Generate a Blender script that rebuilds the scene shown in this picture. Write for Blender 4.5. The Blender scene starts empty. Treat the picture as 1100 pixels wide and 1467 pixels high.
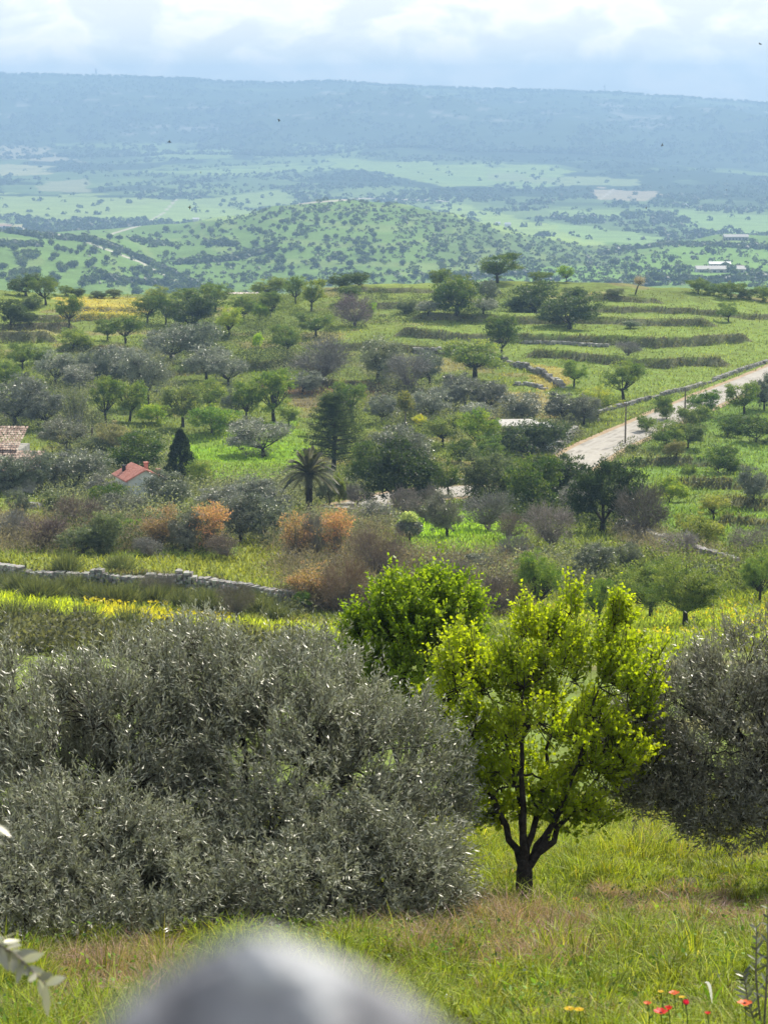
import bpy, math, random
import numpy as np
from mathutils import Vector

# ------------------------------------------------------------------ camera, sky, sun, exposure
SC = bpy.context.scene
COL = SC.collection
R = math.radians
F = 3140.0                 # focal length in photograph pixels (1100 x 1467)
PITCH = R(10.88)
CP, SP = math.cos(PITCH), math.sin(PITCH)

cam = bpy.data.cameras.new('camera')
cam.sensor_fit = 'VERTICAL'; cam.sensor_height = 36.0
cam.lens = 36.0 * F / 1467.0
cam.clip_start = 0.05; cam.clip_end = 30000
cam.dof.use_dof = True; cam.dof.focus_distance = 26.0; cam.dof.aperture_fstop = 9.0
camo = bpy.data.objects.new('camera', cam); COL.objects.link(camo)
camo.location = (0, 0, 0); camo.rotation_euler = (R(90) - PITCH, 0, 0)
SC.camera = camo

SUN_AZ, SUN_EL = 32.0, 45.0        # degrees right of the view direction, above the horizon
w = bpy.data.worlds.new('World'); SC.world = w; w.use_nodes = True
nt = w.node_tree; nt.nodes.clear()
N = nt.nodes.new; L = nt.links.new
out = N('ShaderNodeOutputWorld')
sky = N('ShaderNodeTexSky'); sky.sky_type = 'NISHITA'; sky.sun_disc = False
sky.sun_elevation = R(SUN_EL); sky.sun_rotation = R(SUN_AZ); sky.air_density = 1.0; sky.dust_density = 1.2
bgs = N('ShaderNodeBackground'); bgs.inputs[1].default_value = 0.10
L(sky.outputs[0], bgs.inputs[0])
tc = N('ShaderNodeTexCoord')
mp = N('ShaderNodeMapping'); mp.inputs['Scale'].default_value = (13, 13, 24); mp.inputs['Location'].default_value = (3.3, 0.0, 1.35)
L(tc.outputs['Generated'], mp.inputs[0])
n1 = N('ShaderNodeTexNoise'); n1.inputs['Scale'].default_value = 2.4; n1.inputs['Detail'].default_value = 10; n1.inputs['Roughness'].default_value = 0.5
n1.inputs['Distortion'].default_value = 0.35
L(mp.outputs[0], n1.inputs[0])
r1 = N('ShaderNodeValToRGB'); r1.color_ramp.elements[0].position = 0.43; r1.color_ramp.elements[1].position = 0.57
r1.color_ramp.elements[0].color = (0.70, 0.71, 0.68, 1); r1.color_ramp.elements[1].color = (0.96, 0.90, 0.80, 1)
e = r1.color_ramp.elements.new(0.50); e.color = (0.80, 0.80, 0.74, 1); e = r1.color_ramp.elements.new(0.72); e.color = (0.80, 0.80, 0.77, 1)
L(n1.outputs[0], r1.inputs[0])
bgc = N('ShaderNodeBackground'); bgc.inputs[1].default_value = 0.92
L(r1.outputs[0], bgc.inputs[0])
sx = N('ShaderNodeSeparateXYZ'); L(tc.outputs['Generated'], sx.inputs[0])
mr = N('ShaderNodeMapRange'); mr.inputs[1].default_value = 0.05; mr.inputs[2].default_value = 0.7
mr.inputs[3].default_value = 0.93; mr.inputs[4].default_value = 0.30
L(sx.outputs['Z'], mr.inputs[0])
mx = N('ShaderNodeMixShader'); L(mr.outputs[0], mx.inputs[0]); L(bgs.outputs[0], mx.inputs[1]); L(bgc.outputs[0], mx.inputs[2])
L(mx.outputs[0], out.inputs[0])

sun = bpy.data.lights.new('sun', 'SUN'); sun.energy = 3.9; sun.angle = R(0.6); sun.color = (1.0, 0.92, 0.77)
suno = bpy.data.objects.new('sun', sun); COL.objects.link(suno)
sd = Vector((math.sin(R(SUN_AZ)) * math.cos(R(SUN_EL)), math.cos(R(SUN_AZ)) * math.cos(R(SUN_EL)), math.sin(R(SUN_EL))))
suno.rotation_euler = (-sd).to_track_quat('-Z', 'Y').to_euler(); suno.location = (30, -20, 60)

SC.view_settings.view_transform = 'Standard'; SC.view_settings.look = 'None'
SC.view_settings.exposure = 0.78; SC.view_settings.gamma = 1.0
SC.render.engine = 'CYCLES'
cy = SC.cycles
cy.max_bounces = 7; cy.diffuse_bounces = 3; cy.glossy_bounces = 2; cy.transmission_bounces = 4
cy.transparent_max_bounces = 8; cy.volume_bounces = 0; cy.use_denoising = True
cy.use_adaptive_sampling = True; cy.adaptive_threshold = 0.015; cy.sample_clamp_indirect = 6
cy.caustics_reflective = False; cy.caustics_refractive = False

rng = np.random.default_rng(7)
random.seed(7)

# ------------------------------------------------------------------ small maths
def hash2(ix, iy, s):
    h = (ix.astype(np.int64) * 374761393 + iy.astype(np.int64) * 668265263 + s * 1442695041) & 0xFFFFFFFF
    h = ((h ^ (h >> 13)) * 1274126177) & 0xFFFFFFFF
    h = h ^ (h >> 16)
    return (h & 0xFFFFFF) / float(0xFFFFFF)

def vnoise(x, y, s=0):
    x = np.asarray(x, float); y = np.asarray(y, float)
    ix = np.floor(x); iy = np.floor(y); fx = x - ix; fy = y - iy
    fx = fx * fx * (3 - 2 * fx); fy = fy * fy * (3 - 2 * fy)
    a = hash2(ix, iy, s); b = hash2(ix + 1, iy, s); c = hash2(ix, iy + 1, s); d = hash2(ix + 1, iy + 1, s)
    return (a * (1 - fx) + b * fx) * (1 - fy) + (c * (1 - fx) + d * fx) * fy

def fbm(x, y, s=0, o=4):
    t = 0; a = 0.5; n = 0
    for k in range(o):
        t = t + a * vnoise(x * 2 ** k, y * 2 ** k, s + k * 17); n += a; a *= 0.5
    return t / n

def sstep(a, b, x):
    t = np.clip((x - a) / (b - a), 0, 1); return t * t * (3 - 2 * t)

def slope(row):            # drop per metre of distance along a picture row
    return np.tan(PITCH + np.arctan((np.asarray(row, float) - 733.5) / F))

def project(x, y, z):      # world -> picture pixel
    dep = y * CP - z * SP
    up = y * SP + z * CP
    return 550 + F * x / dep, 733.5 - F * up / dep

# ------------------------------------------------------------------ terrain: heights by distance, shaped like the real valley
KC = np.array([-300, 0, 130, 250, 330, 400, 480, 560, 640, 700, 780, 850, 960, 1040, 1100, 1400.])
def rowkey(D, d):
    ks = sorted(d); rows = np.interp(KC, ks, [d[k] for k in ks]); return (D, -slope(rows) * D)
def zkey(D, *zz):
    if len(zz) == 1: return (D, np.full(len(KC), float(zz[0])))
    return (D, np.interp(KC, zz[0], zz[1]))
KEYS = [zkey(-40, 0.5), zkey(-6, -1.5), zkey(1, -1.7), zkey(4, -2.35), rowkey(8.5, {0: 1467}), rowkey(12.5, {0: 1376, 1100: 1380}),
    rowkey(17, {0: 1292, 1100: 1290}), rowkey(22, {0: 1235, 1100: 1222}), rowkey(28, {0: 1200, 1100: 1178}), rowkey(60, {0: 985, 1100: 975}),
    rowkey(80, {0: 915, 550: 935, 1100: 925}), rowkey(100, {0: 868, 275: 880, 450: 900, 825: 897, 1100: 890}),
    rowkey(118, {0: 830, 275: 842, 550: 862, 1100: 862}), rowkey(135, {0: 785, 1100: 800}), rowkey(160, {0: 740, 1100: 742}),
    rowkey(185, {0: 697, 550: 703, 1100: 695}), rowkey(215, {0: 648, 1100: 652}), rowkey(238, {0: 602, 1100: 603}),
    rowkey(268, {0: 540, 1100: 545}), rowkey(300, {0: 488, 1100: 494}), rowkey(330, {0: 447, 275: 455, 550: 446, 1100: 455}),
    rowkey(360, {-300: 408, 0: 416, 130: 426, 275: 431, 400: 422, 480: 411, 560: 408, 700: 404, 850: 404, 960: 412, 1100: 429, 1400: 440}),
    zkey(372, -33.8), zkey(400, -40), zkey(460, -55), zkey(600, -76), zkey(850, -99), 
    rowkey(1000, {0: 422, 275: 445, 550: 445, 1100: 425}),
    rowkey(1150, {-300: 380, 0: 386, 130: 400, 275: 428, 550: 418, 825: 412, 960: 400, 1100: 404}),
    rowkey(1300, {-300: 350, 0: 352, 130: 366, 275: 400, 550: 386, 825: 396, 960: 384, 1100: 386}),
    rowkey(1500, {-300: 325, 0: 331, 130: 338, 275: 362, 400: 340, 550: 336, 700: 352, 825: 376, 960: 362, 1100: 364}),
    rowkey(1750, {-300: 328, 0: 330, 130: 333, 250: 336, 330: 313, 400: 295, 480: 286, 560: 291, 640: 305, 700: 321, 780: 343, 850: 354, 930: 356, 980: 347, 1040: 337, 1100: 340, 1400: 330}),
    zkey(1900, [0, 250, 400, 560, 700, 900, 1040], [-122, -112, -100, -100, -118, -136, -135]),
    zkey(2150, -140), rowkey(2500, {0: 315, 1100: 318}), rowkey(3000, {0: 289, 1100: 292}), rowkey(3600, {0: 262, 1100: 268}),
    rowkey(4200, {0: 242, 300: 240, 700: 232, 1100: 250}), rowkey(4700, {0: 222, 300: 226, 620: 212, 800: 226, 1100: 238}),
    rowkey(5200, {-300: 175, 0: 178, 300: 186, 520: 170, 700: 178, 900: 188, 1100: 200}),
    rowkey(5700, {-300: 130, 0: 134, 200: 134, 350: 146, 560: 140, 700: 152, 900: 162, 1100: 172}),
    rowkey(6300, {-300: 104, 0: 106, 200: 110, 350: 118, 440: 120, 480: 116, 520: 121, 700: 128, 800: 131, 900: 135, 1000: 141, 1100: 150, 1400: 165}),
    zkey(6800, [-300, 0, 1100], [30, 20, -70]), zkey(9600, -110), zkey(12500, -160)]
KD = np.array([k[0] for k in KEYS], float); KZ = np.array([k[1] for k in KEYS])

def col_of(x, y):          # lateral picture column of a point
    yy = np.maximum(y, 2.0)
    return 550 + x / yy * (F * CP + np.interp(yy, [8, 17, 60, 200, 1000, 12000], [-140, -105, -45, 0, 65, 115]))

def zbase(x, y):
    x = np.asarray(x, float); y = np.asarray(y, float)
    c = col_of(x, y)
    ci = np.interp(c, KC, np.arange(len(KC)))
    ks = np.searchsorted(KD, y, side='right') - 1
    ks = np.clip(ks, 0, len(KD) - 2)
    t = np.clip((y - KD[ks]) / (KD[ks + 1] - KD[ks]), 0, 1)
    t = np.where((y > 340), t * t * (3 - 2 * t) * 0.5 + t * 0.5, t)
    c0 = np.clip(np.floor(ci).astype(int), 0, len(KC) - 2); u = ci - c0; u = u * u * (3 - 2 * u)
    za = KZ[ks, c0] * (1 - u) + KZ[ks, c0 + 1] * u
    zb = KZ[ks + 1, c0] * (1 - u) + KZ[ks + 1, c0 + 1] * u
    return za * (1 - t) + zb * t

def y_at(c, row):          # distance at which the smooth ground crosses a picture row (30..365 m)
    yy = np.arange(60, 366, 1.0)
    kk = F * CP - (row - 733.5) * SP
    xx = (c - 550) / kk * yy
    rr = project(xx, yy, zbase(xx, yy))[1]
    i = np.argmin(np.abs(rr - row) + (np.arange(len(rr)) * 1e-4)); return float(yy[i])

# terrace risers: image polylines (col,row), height, decay length
TERR = [
    ([(505, 417), (560, 418), (620, 419)], 0.55, 12), ([(480, 440), (560, 439), (625, 441)], 0.7, 12),
    ([(598, 457), (660, 459), (740, 464), (850, 464), (1010, 468)], 0.8, 12), ([(845, 431), (880, 433), (935, 434)], 0.8, 10),
    ([(835, 443), (930, 448), (1010, 452), (1110, 460)], 0.7, 10),
    ([(575, 482), (620, 483), (665, 490), (740, 487), (820, 492), (940, 497), (1060, 490)], 1.05, 14),
    ([(470, 500), (560, 504), (640, 508), (700, 507)], 0.8, 10),
    ([(760, 512), (850, 520), (930, 526), (1030, 522)], 0.9, 12),
    ([(95, 447), (200, 448)], 0.6, 8), ([(35, 462), (110, 461), (190, 458)], 0.8, 9), ([(-80, 475), (30, 475), (110, 474)], 0.9, 9),
    ([(-80, 492), (10, 492), (80, 492)], 1.2, 12), ([(95, 505), (150, 506), (180, 502)], 0.8, 8),
    ([(890, 668), (950, 666), (1010, 668), (1060, 674)], 0.7, 6), ([(950, 706), (1020, 702), (1110, 706)], 0.8, 7),
    ([(1020, 730), (1110, 734)], 0.7, 6), ([(1030, 752), (1110, 756)], 0.6, 6), ([(200, 540), (270, 538), (330, 530), (440, 528)], 0.8, 9),
    ([(370, 552), (450, 552), (560, 560), (660, 570)], 0.7, 9)]
TL = []
for pts, h, Ld in TERR:
    cs = np.linspace(pts[0][0], pts[-1][0], 40)
    rs = np.interp(cs, [p[0] for p in pts], [p[1] for p in pts])
    TL.append((cs, np.array([y_at(c, r) for c, r in zip(cs, rs)]), h, Ld))
# left stone wall retains the meadow above it
WALL_L = [(-60, 826), (0, 829), (60, 838), (130, 842), (200, 846), (290, 852), (360, 862), (430, 872), (560, 880)]
cs = np.linspace(-60, 560, 60); rs = np.interp(cs, [p[0] for p in WALL_L], [p[1] for p in WALL_L])
TL.append((cs, np.array([y_at(c, r) for c, r in zip(cs, rs)]), 0.75, 14))

# road in picture points, as a smooth centre line on the ground
ROADP = [(1290, 462), (1200, 497), (1100, 538), (1020, 571), (950, 601), (900, 622), (850, 646), (815, 668), (778, 694), (735, 704), (680, 704), (630, 707), (585, 712), (545, 722), (500, 730)]
def ray_y(c, row):
    y = y_at(c, row); k = F * CP - (row - 733.5) * SP
    return ((c - 550) / k * y, y)
rp = np.array([ray_y(c, r) for c, r in ROADP])
def catmull(P, n=14):
    P = np.vstack([2 * P[0] - P[1], P, 2 * P[-1] - P[-2]]); o = []
    for i in range(1, len(P) - 2):
        t = np.linspace(0, 1, n, endpoint=False)[:, None]
        o.append(0.5 * (2 * P[i] + (P[i + 1] - P[i - 1]) * t + (2 * P[i - 1] - 5 * P[i] + 4 * P[i + 1] - P[i + 2]) * t ** 2 + (3 * P[i] - P[i - 1] - 3 * P[i + 1] + P[i + 2]) * t ** 3))
    return np.vstack(o + [P[-2][None]])
ROAD = catmull(rp, 12)
ROAD_Z = zbase(ROAD[:, 0], ROAD[:, 1])
for _ in range(12): ROAD_Z[1:-1] = (ROAD_Z[:-2] + 2 * ROAD_Z[1:-1] + ROAD_Z[2:]) / 4
def road_dist(x, y):
    d = np.full(x.shape, 1e9); zz = np.zeros(x.shape)
    for p, q in zip(ROAD, ROAD_Z):
        dd = (x - p[0]) ** 2 + (y - p[1]) ** 2; m = dd < d
        d = np.where(m, dd, d); zz = np.where(m, q, zz)
    return np.sqrt(d), zz

def height(x, y):
    x = np.asarray(x, float); y = np.asarray(y, float)
    shp = x.shape; x = x.ravel(); y = y.ravel()
    z = zbase(x, y)
    c = col_of(x, y)
    mid = (y > 60) & (y < 380)
    if mid.any():
        cm, ym, xm = c[mid], y[mid], x[mid]
        add = np.zeros(cm.shape)
        for cs, ys, h, Ld in TL:
            yl = np.interp(cm, cs, ys) + (vnoise(xm * 0.3, ym * 0, 5) - 0.5) * 1.2
            win = sstep(cs[0] - 14, cs[0] + 10, cm) * (1 - sstep(cs[-1] - 10, cs[-1] + 14, cm))
            d = ym - yl
            add += 1.25 * h * win * sstep(-0.35, 0.35, d) * np.clip(1 - d / Ld, 0, 1)
        add += (fbm(xm * 0.09, ym * 0.09, 3) - 0.5) * 0.9 + (fbm(xm * 0.5, ym * 0.5, 9) - 0.5) * 0.28
        near = (cm > 380)
        rd = np.full(cm.shape, 99.0); rz = np.zeros(cm.shape)
        sel = (ym > 150) & (ym < 345) & near
        if sel.any(): rd[sel], rz[sel] = road_dist(xm[sel], ym[sel])
        zz = z[mid] + add
        k = 1 - sstep(3.2, 6.5, rd)
        zz = zz * (1 - k) + (rz) * k
        z[mid] = zz
    nr = y <= 60
    z[nr] += ((fbm(x[nr] * 0.45, y[nr] * 0.45, 21) - 0.5) * 0.3 - 0.10) * sstep(2, 8, y[nr]) + (fbm(x[nr] * 2.5, y[nr] * 2.5, 23) - 0.5) * 0.10
    fr = y > 900
    if fr.any():
        xf, yf = x[fr], y[fr]
        a = np.interp(yf, [900, 1600, 2200, 4400, 5000, 5400, 5750, 6300, 6600], [3, 5, 8, 16, 95, 120, 26, 4, 12])
        g = fbm(xf / 420, yf / 900, 31, 5) - 0.5
        rid = 1 - np.abs(2 * fbm(xf / 640, yf / 1700, 41, 4) - 1)
        z[fr] += a * (g * 1.1 + (rid - 0.72) * 0.9 * (yf > 4200)) + (fbm(xf / 40, yf / 60, 47, 3) - 0.5) * a * 0.12
        # rock ledges near the rim of the plateau
        lz = z[fr]; st = sstep(5300, 5600, yf) * (1 - sstep(5750, 5950, yf))
        q = np.floor(lz / 22) * 22 + 22 * sstep(0.72, 0.95, lz / 22 - np.floor(lz / 22))
        z[fr] = lz * (1 - st * 0.5) + q * st * 0.5
    return z.reshape(shp)

ys = np.concatenate([np.arange(-30, 6, 1.2), np.arange(6, 30, 0.16), np.arange(30, 120, 0.6), np.arange(120, 200, 0.6), np.arange(200, 376, 0.5),
                     np.arange(376, 900, 9), np.arange(900, 2000, 4.5), np.arange(2000, 6450, 20), np.arange(6450, 7600, 100)])
us = np.linspace(-1, 1, 500)
X = us[None, :] * (9 + 0.33 * np.maximum(ys, 0))[:, None]; Y = np.repeat(ys[:, None], len(us), 1)
Z = height(X, Y)
GY_, GX_, GZ_, NYg = ys, X, Z, len(ys)
def hgrid(x, y):
    x = np.asarray(x, float); y = np.asarray(y, float)
    fy = np.interp(y, GY_, np.arange(NYg)); i = np.clip(fy.astype(int), 0, NYg - 2); t = fy - i
    def at(i):
        yy = GY_[i]; u = (x / (9 + 0.33 * np.maximum(yy, 0)) + 1) * 0.5 * 499; u = np.clip(u, 0, 498.999); j = u.astype(int); f = u - j
        return GZ_[i, j] * (1 - f) + GZ_[i, j + 1] * f
    return at(i) * (1 - t) + at(i + 1) * t

def hit(c, row, y0=6.0, y1=6500.0):
    """ground points seen at picture pixels (arrays): marches the view ray to the terrain"""
    c = np.atleast_1d(np.asarray(c, float)); row = np.atleast_1d(np.asarray(row, float))
    k = F * CP - (row - 733.5) * SP
    dx = (c - 550) / k; dz = -(F * SP + (row - 733.5) * CP) / k
    ys = np.concatenate([np.arange(6, 40, 0.25), np.arange(40, 380, 0.7), np.arange(380, 1000, 15), np.arange(1000, 2200, 6), np.arange(2200, 6600, 25)])
    ys = ys[(ys >= y0) & (ys <= y1)]
    res = np.full(c.shape, np.nan); act = np.arange(len(c)); prev = None; pd = None
    for y in ys:
        if not len(act): break
        d = dz[act] * y - hgrid(dx[act] * y, np.full(len(act), y))
        m = d <= 0
        if m.any():
            t = prev[m] / np.maximum(prev[m] - d[m], 1e-9) if prev is not None else 1.0
            res[act[m]] = (pd if prev is not None else y) + t * (y - (pd if prev is not None else y))
            act = act[~m]; d = d[~m]
        prev = d; pd = y
    return dx * res, res

def hit1(c, row, **k):
    for q in range(40):        # on a crest the foot of a thing may lie just below the skyline
        x, y = hit([c], [row + q], **k); x, y = float(x[0]), float(y[0])
        if x == x: break
    return x, y, float(hgrid(np.array([x]), np.array([y]))[0])

# ------------------------------------------------------------------ mesh helpers
def mesh_np(name, V, Fs, mats, attrs=None, cols=None, midx=None, smooth=False):
    """V (n,3); Fs list of (m,k) int arrays"""
    me = bpy.data.meshes.new(name)
    V = np.ascontiguousarray(V, np.float32)
    me.vertices.add(len(V)); me.vertices.foreach_set('co', V.ravel())
    Fs = [np.asarray(f, np.int32) for f in Fs if len(f)]
    nl = sum(f.size for f in Fs); nf = sum(len(f) for f in Fs)
    me.loops.add(nl); me.loops.foreach_set('vertex_index', np.concatenate([f.ravel() for f in Fs]))
    tot = np.concatenate([np.full(len(f), f.shape[1], np.int32) for f in Fs])
    me.polygons.add(nf); me.polygons.foreach_set('loop_start', (np.cumsum(tot) - tot).astype(np.int32))
    try: me.polygons.foreach_set('loop_total', tot)
    except Exception: pass
    if midx is not None: me.polygons.foreach_set('material_index', np.asarray(midx, np.int32))
    me.polygons.foreach_set('use_smooth', np.full(nf, bool(smooth)))
    if attrs is not None:
        a = me.attributes.new('v', 'FLOAT', 'POINT'); a.data.foreach_set('value', np.asarray(attrs, np.float32))
    if cols is not None:
        a = me.attributes.new('Col', 'FLOAT_COLOR', 'POINT')
        cc = np.ones((len(V), 4), np.float32); cc[:, :3] = cols; a.data.foreach_set('color', cc.ravel())
    for m in (mats if isinstance(mats, (list, tuple)) else [mats]): me.materials.append(m)
    me.update(calc_edges=True); me.validate()
    return me

class MB:
    """collects shapes into one mesh"""
    def __init__(s): s.V = []; s.F = {3: [], 4: []}; s.M = {3: [], 4: []}; s.n = 0; s.A = []
    def add(s, V, Fc, m=0, a=0.5):
        V = np.asarray(V, float).reshape(-1, 3); Fc = np.asarray(Fc, int)
        s.V.append(V); s.F[Fc.shape[1]].append(Fc + s.n); s.M[Fc.shape[1]] += [m] * len(Fc); s.n += len(V)
        s.A.append(np.full(len(V), a) if np.isscalar(a) else np.asarray(a))
    def box(s, c, d, rz=0.0, m=0, a=0.5, jit=0.0, tilt=None):
        u = np.array([[-1, -1, -1], [1, -1, -1], [1, 1, -1], [-1, 1, -1], [-1, -1, 1], [1, -1, 1], [1, 1, 1], [-1, 1, 1]], float) * 0.5
        u = u * np.array(d)
        if jit: u = u + rng.uniform(-jit, jit, u.shape) * min(d)
        if tilt is not None: u[:, 2] += u[:, 0] * tilt[0] + u[:, 1] * tilt[1]
        cz, sz = math.cos(rz), math.sin(rz)
        u = np.stack([u[:, 0] * cz - u[:, 1] * sz, u[:, 0] * sz + u[:, 1] * cz, u[:, 2]], 1) + np.array(c)
        s.add(u, [[0, 3, 2, 1], [4, 5, 6, 7], [0, 1, 5, 4], [1, 2, 6, 5], [2, 3, 7, 6], [3, 0, 4, 7]], m, a)
    def tube(s, P, r, n=6, m=0, a=0.5, cap=True):
        P = np.asarray(P, float); r = np.broadcast_to(np.asarray(r, float), (len(P),))
        T = np.gradient(P, axis=0); T /= np.linalg.norm(T, axis=1)[:, None] + 1e-9
        ref = np.array([0, 0, 1.0]) if abs(T[0, 2]) < 0.9 else np.array([1.0, 0, 0])
        S = np.cross(T, ref); S /= np.linalg.norm(S, axis=1)[:, None] + 1e-9; B = np.cross(T, S)
        th = np.linspace(0, 2 * math.pi, n, endpoint=False)
        V = P[:, None] + r[:, None, None] * (np.cos(th)[None, :, None] * S[:, None] + np.sin(th)[None, :, None] * B[:, None])
        V = V.reshape(-1, 3); f = []
        for i in range(len(P) - 1):
            for k in range(n):
                k2 = (k + 1) % n; f.append([i * n + k, i * n + k2, (i + 1) * n + k2, (i + 1) * n + k])
        s.add(V, f, m, a)
        if cap:
            e = (len(P) - 1) * n
            s.add(np.vstack([V[e:e + n], P[-1][None]]), [[k, (k + 1) % n, n] for k in range(n)], m, a)
            s.add(np.vstack([V[:n], P[0][None]]), [[(k + 1) % n, k, n] for k in range(n)], m, a)
    def mesh(s, name, mats, smooth=False):
        V = np.vstack(s.V); Fs = []; M = []
        for k in (3, 4):
            if s.F[k]: Fs.append(np.vstack(s.F[k])); M += s.M[k]
        return mesh_np(name, V, Fs, mats, attrs=np.concatenate(s.A), midx=M, smooth=smooth)

def link(name, data, parent=None, loc=None, rz=None, scale=None, color=None):
    o = bpy.data.objects.new(name, data); COL.objects.link(o)
    if parent is not None: o.parent = parent
    if loc is not None: o.location = loc
    if rz is not None: o.rotation_euler = (0, 0, rz)
    if scale is not None: o.scale = scale
    if color is not None: o.color = (*color, 1)
    return o
LABELS = {}
def tag(o, label, cat, group=None, kind=None):
    if label:
        key = (label, group)
        if label in LABELS and LABELS[label] != group or (label in LABELS and group is None): print('DUP LABEL', label)
        LABELS[label] = group
        n = len(label.split())
        if n < 4 or n > 16: print('LABEL LENGTH', n, label)
        o['label'] = label
    if cat: o['category'] = cat
    if group: o['group'] = group
    if kind: o['kind'] = kind
    return o

# ------------------------------------------------------------------ materials
def newmat(name):
    m = bpy.data.materials.new(name); m.use_nodes = True; m.node_tree.nodes.clear(); return m, m.node_tree.nodes.new, m.node_tree.links.new

def foliage_mat(name, trans=0.45, gloss=0.35, rough=0.45, vary=0.9, tcol=(1.25, 1.35, 0.55), use_col=False, hue=0.05):
    m, N, L = newmat(name)
    out = N('ShaderNodeOutputMaterial')
    at = N('ShaderNodeAttribute'); at.attribute_name = 'v'
    if use_col:
        src = N('ShaderNodeAttribute'); src.attribute_name = 'Col'; colour = src.outputs['Color']
    else:
        src = N('ShaderNodeObjectInfo'); colour = src.outputs['Color']
    mr = N('ShaderNodeMapRange'); mr.inputs[3].default_value = 1 - vary * 0.5; mr.inputs[4].default_value = 1 + vary * 0.5
    L(at.outputs['Fac'], mr.inputs[0])
    hs = N('ShaderNodeHueSaturation'); L(colour, hs.inputs['Color']); L(mr.outputs[0], hs.inputs['Value'])
    mh = N('ShaderNodeMapRange'); mh.inputs[3].default_value = 0.5 + hue; mh.inputs[4].default_value = 0.5 - hue
    L(at.outputs['Fac'], mh.inputs[0]); L(mh.outputs[0], hs.inputs['Hue'])
    p = N('ShaderNodeBsdfPrincipled'); L(hs.outputs[0], p.inputs['Base Color'])
    p.inputs['Roughness'].default_value = rough; p.inputs['Specular IOR Level'].default_value = gloss
    vm = N('ShaderNodeVectorMath'); vm.operation = 'MULTIPLY'; vm.inputs[1].default_value = tcol; L(hs.outputs[0], vm.inputs[0])
    t = N('ShaderNodeBsdfTranslucent'); L(vm.outputs[0], t.inputs[0])
    mx = N('ShaderNodeMixShader'); mx.inputs[0].default_value = trans
    L(p.outputs[0], mx.inputs[1]); L(t.outputs[0], mx.inputs[2]); L(mx.outputs[0], out.inputs[0])
    return m

def rough_mat(name, c1, c2, scale=3.0, rough=0.9, bump=0.3, detail=6, c3=None, coord='Object'):
    m, N, L = newmat(name)
    out = N('ShaderNodeOutputMaterial'); tc = N('ShaderNodeTexCoord')
    n = N('ShaderNodeTexNoise'); n.inputs['Scale'].default_value = scale; n.inputs['Detail'].default_value = detail; n.inputs['Roughness'].default_value = 0.65
    L(tc.outputs[coord], n.inputs[0])
    r = N('ShaderNodeValToRGB'); r.color_ramp.elements[0].position = 0.33; r.color_ramp.elements[1].position = 0.68
    r.color_ramp.elements[0].color = (*c1, 1); r.color_ramp.elements[1].color = (*c2, 1)
    if c3: e = r.color_ramp.elements.new(0.5); e.color = (*c3, 1)
    L(n.outputs[0], r.inputs[0])
    p = N('ShaderNodeBsdfPrincipled'); p.inputs['Roughness'].default_value = rough; p.inputs['Specular IOR Level'].default_value = 0.2
    L(r.outputs[0], p.inputs['Base Color'])
    b = N('ShaderNodeBump'); b.inputs['Strength'].default_value = bump; b.inputs['Distance'].default_value = 0.03
    L(n.outputs[0], b.inputs['Height']); L(b.outputs[0], p.inputs['Normal'])
    L(p.outputs[0], out.inputs[0]); return m

M = {}
M['leaf'] = foliage_mat('foliage', 0.48, 0.3, 0.5, 1.1)
M['leaf_olive'] = foliage_mat('olive_foliage', 0.24, 0.75, 0.42, 1.5, (1.1, 1.15, 0.8), hue=0.02)
M['leaf_bright'] = foliage_mat('bright_foliage', 0.60, 0.3, 0.45, 0.9, (1.75, 1.7, 0.4), hue=0.02)
M['twig'] = foliage_mat('twigs', 0.0, 0.1, 0.9, 0.8, hue=0.0)
M['grass'] = foliage_mat('grass_blades', 0.42, 0.25, 0.5, 1.2, (1.35, 1.3, 0.6), use_col=True, hue=0.01)
M['bark'] = rough_mat('bark', (0.012, 0.010, 0.009), (0.06, 0.05, 0.042), 22, 0.95, 1.0)
M['bark_grey'] = rough_mat('pale_bark', (0.10, 0.09, 0.08), (0.26, 0.23, 0.2), 10, 0.95, 0.6)
M['stone'] = rough_mat('dry_stone', (0.16, 0.16, 0.15), (0.46, 0.45, 0.42), 2.2, 0.95, 0.5, c3=(0.30, 0.30, 0.28))
M['road'] = rough_mat('pale_asphalt', (0.22, 0.205, 0.18), (0.42, 0.40, 0.36), 0.5, 0.95, 0.15, detail=12, c3=(0.36, 0.34, 0.30))
M['verge'] = rough_mat('bare_earth', (0.26, 0.18, 0.11), (0.42, 0.33, 0.22), 1.5, 0.95, 0.2)
M['tile'] = rough_mat('clay_tile', (0.32, 0.20, 0.14), (0.60, 0.47, 0.37), 5, 0.9, 0.2, c3=(0.45, 0.30, 0.22))
M['redroof'] = rough_mat('red_corrugated_roof', (0.42, 0.17, 0.13), (0.56, 0.26, 0.20), 2, 0.7, 0.05)
M['render'] = rough_mat('pale_render', (0.52, 0.55, 0.56), (0.72, 0.74, 0.74), 1.5, 0.9, 0.05)
M['concrete'] = rough_mat('weathered_concrete', (0.30, 0.29, 0.27), (0.55, 0.54, 0.51), 2, 0.9, 0.1)
M['dark'] = rough_mat('dark_opening', (0.02, 0.02, 0.022), (0.04, 0.04, 0.04), 2, 0.6, 0.0)
M['white'] = rough_mat('white_sheet', (0.72, 0.73, 0.74), (0.82, 0.82, 0.82), 1, 0.6, 0.0)
M['pole'] = rough_mat('weathered_wood', (0.10, 0.08, 0.06), (0.2, 0.17, 0.13), 4, 0.9, 0.2)
M['metal'] = rough_mat('galvanised_metal', (0.25, 0.26, 0.27), (0.4, 0.41, 0.42), 1, 0.5, 0.0)

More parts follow.
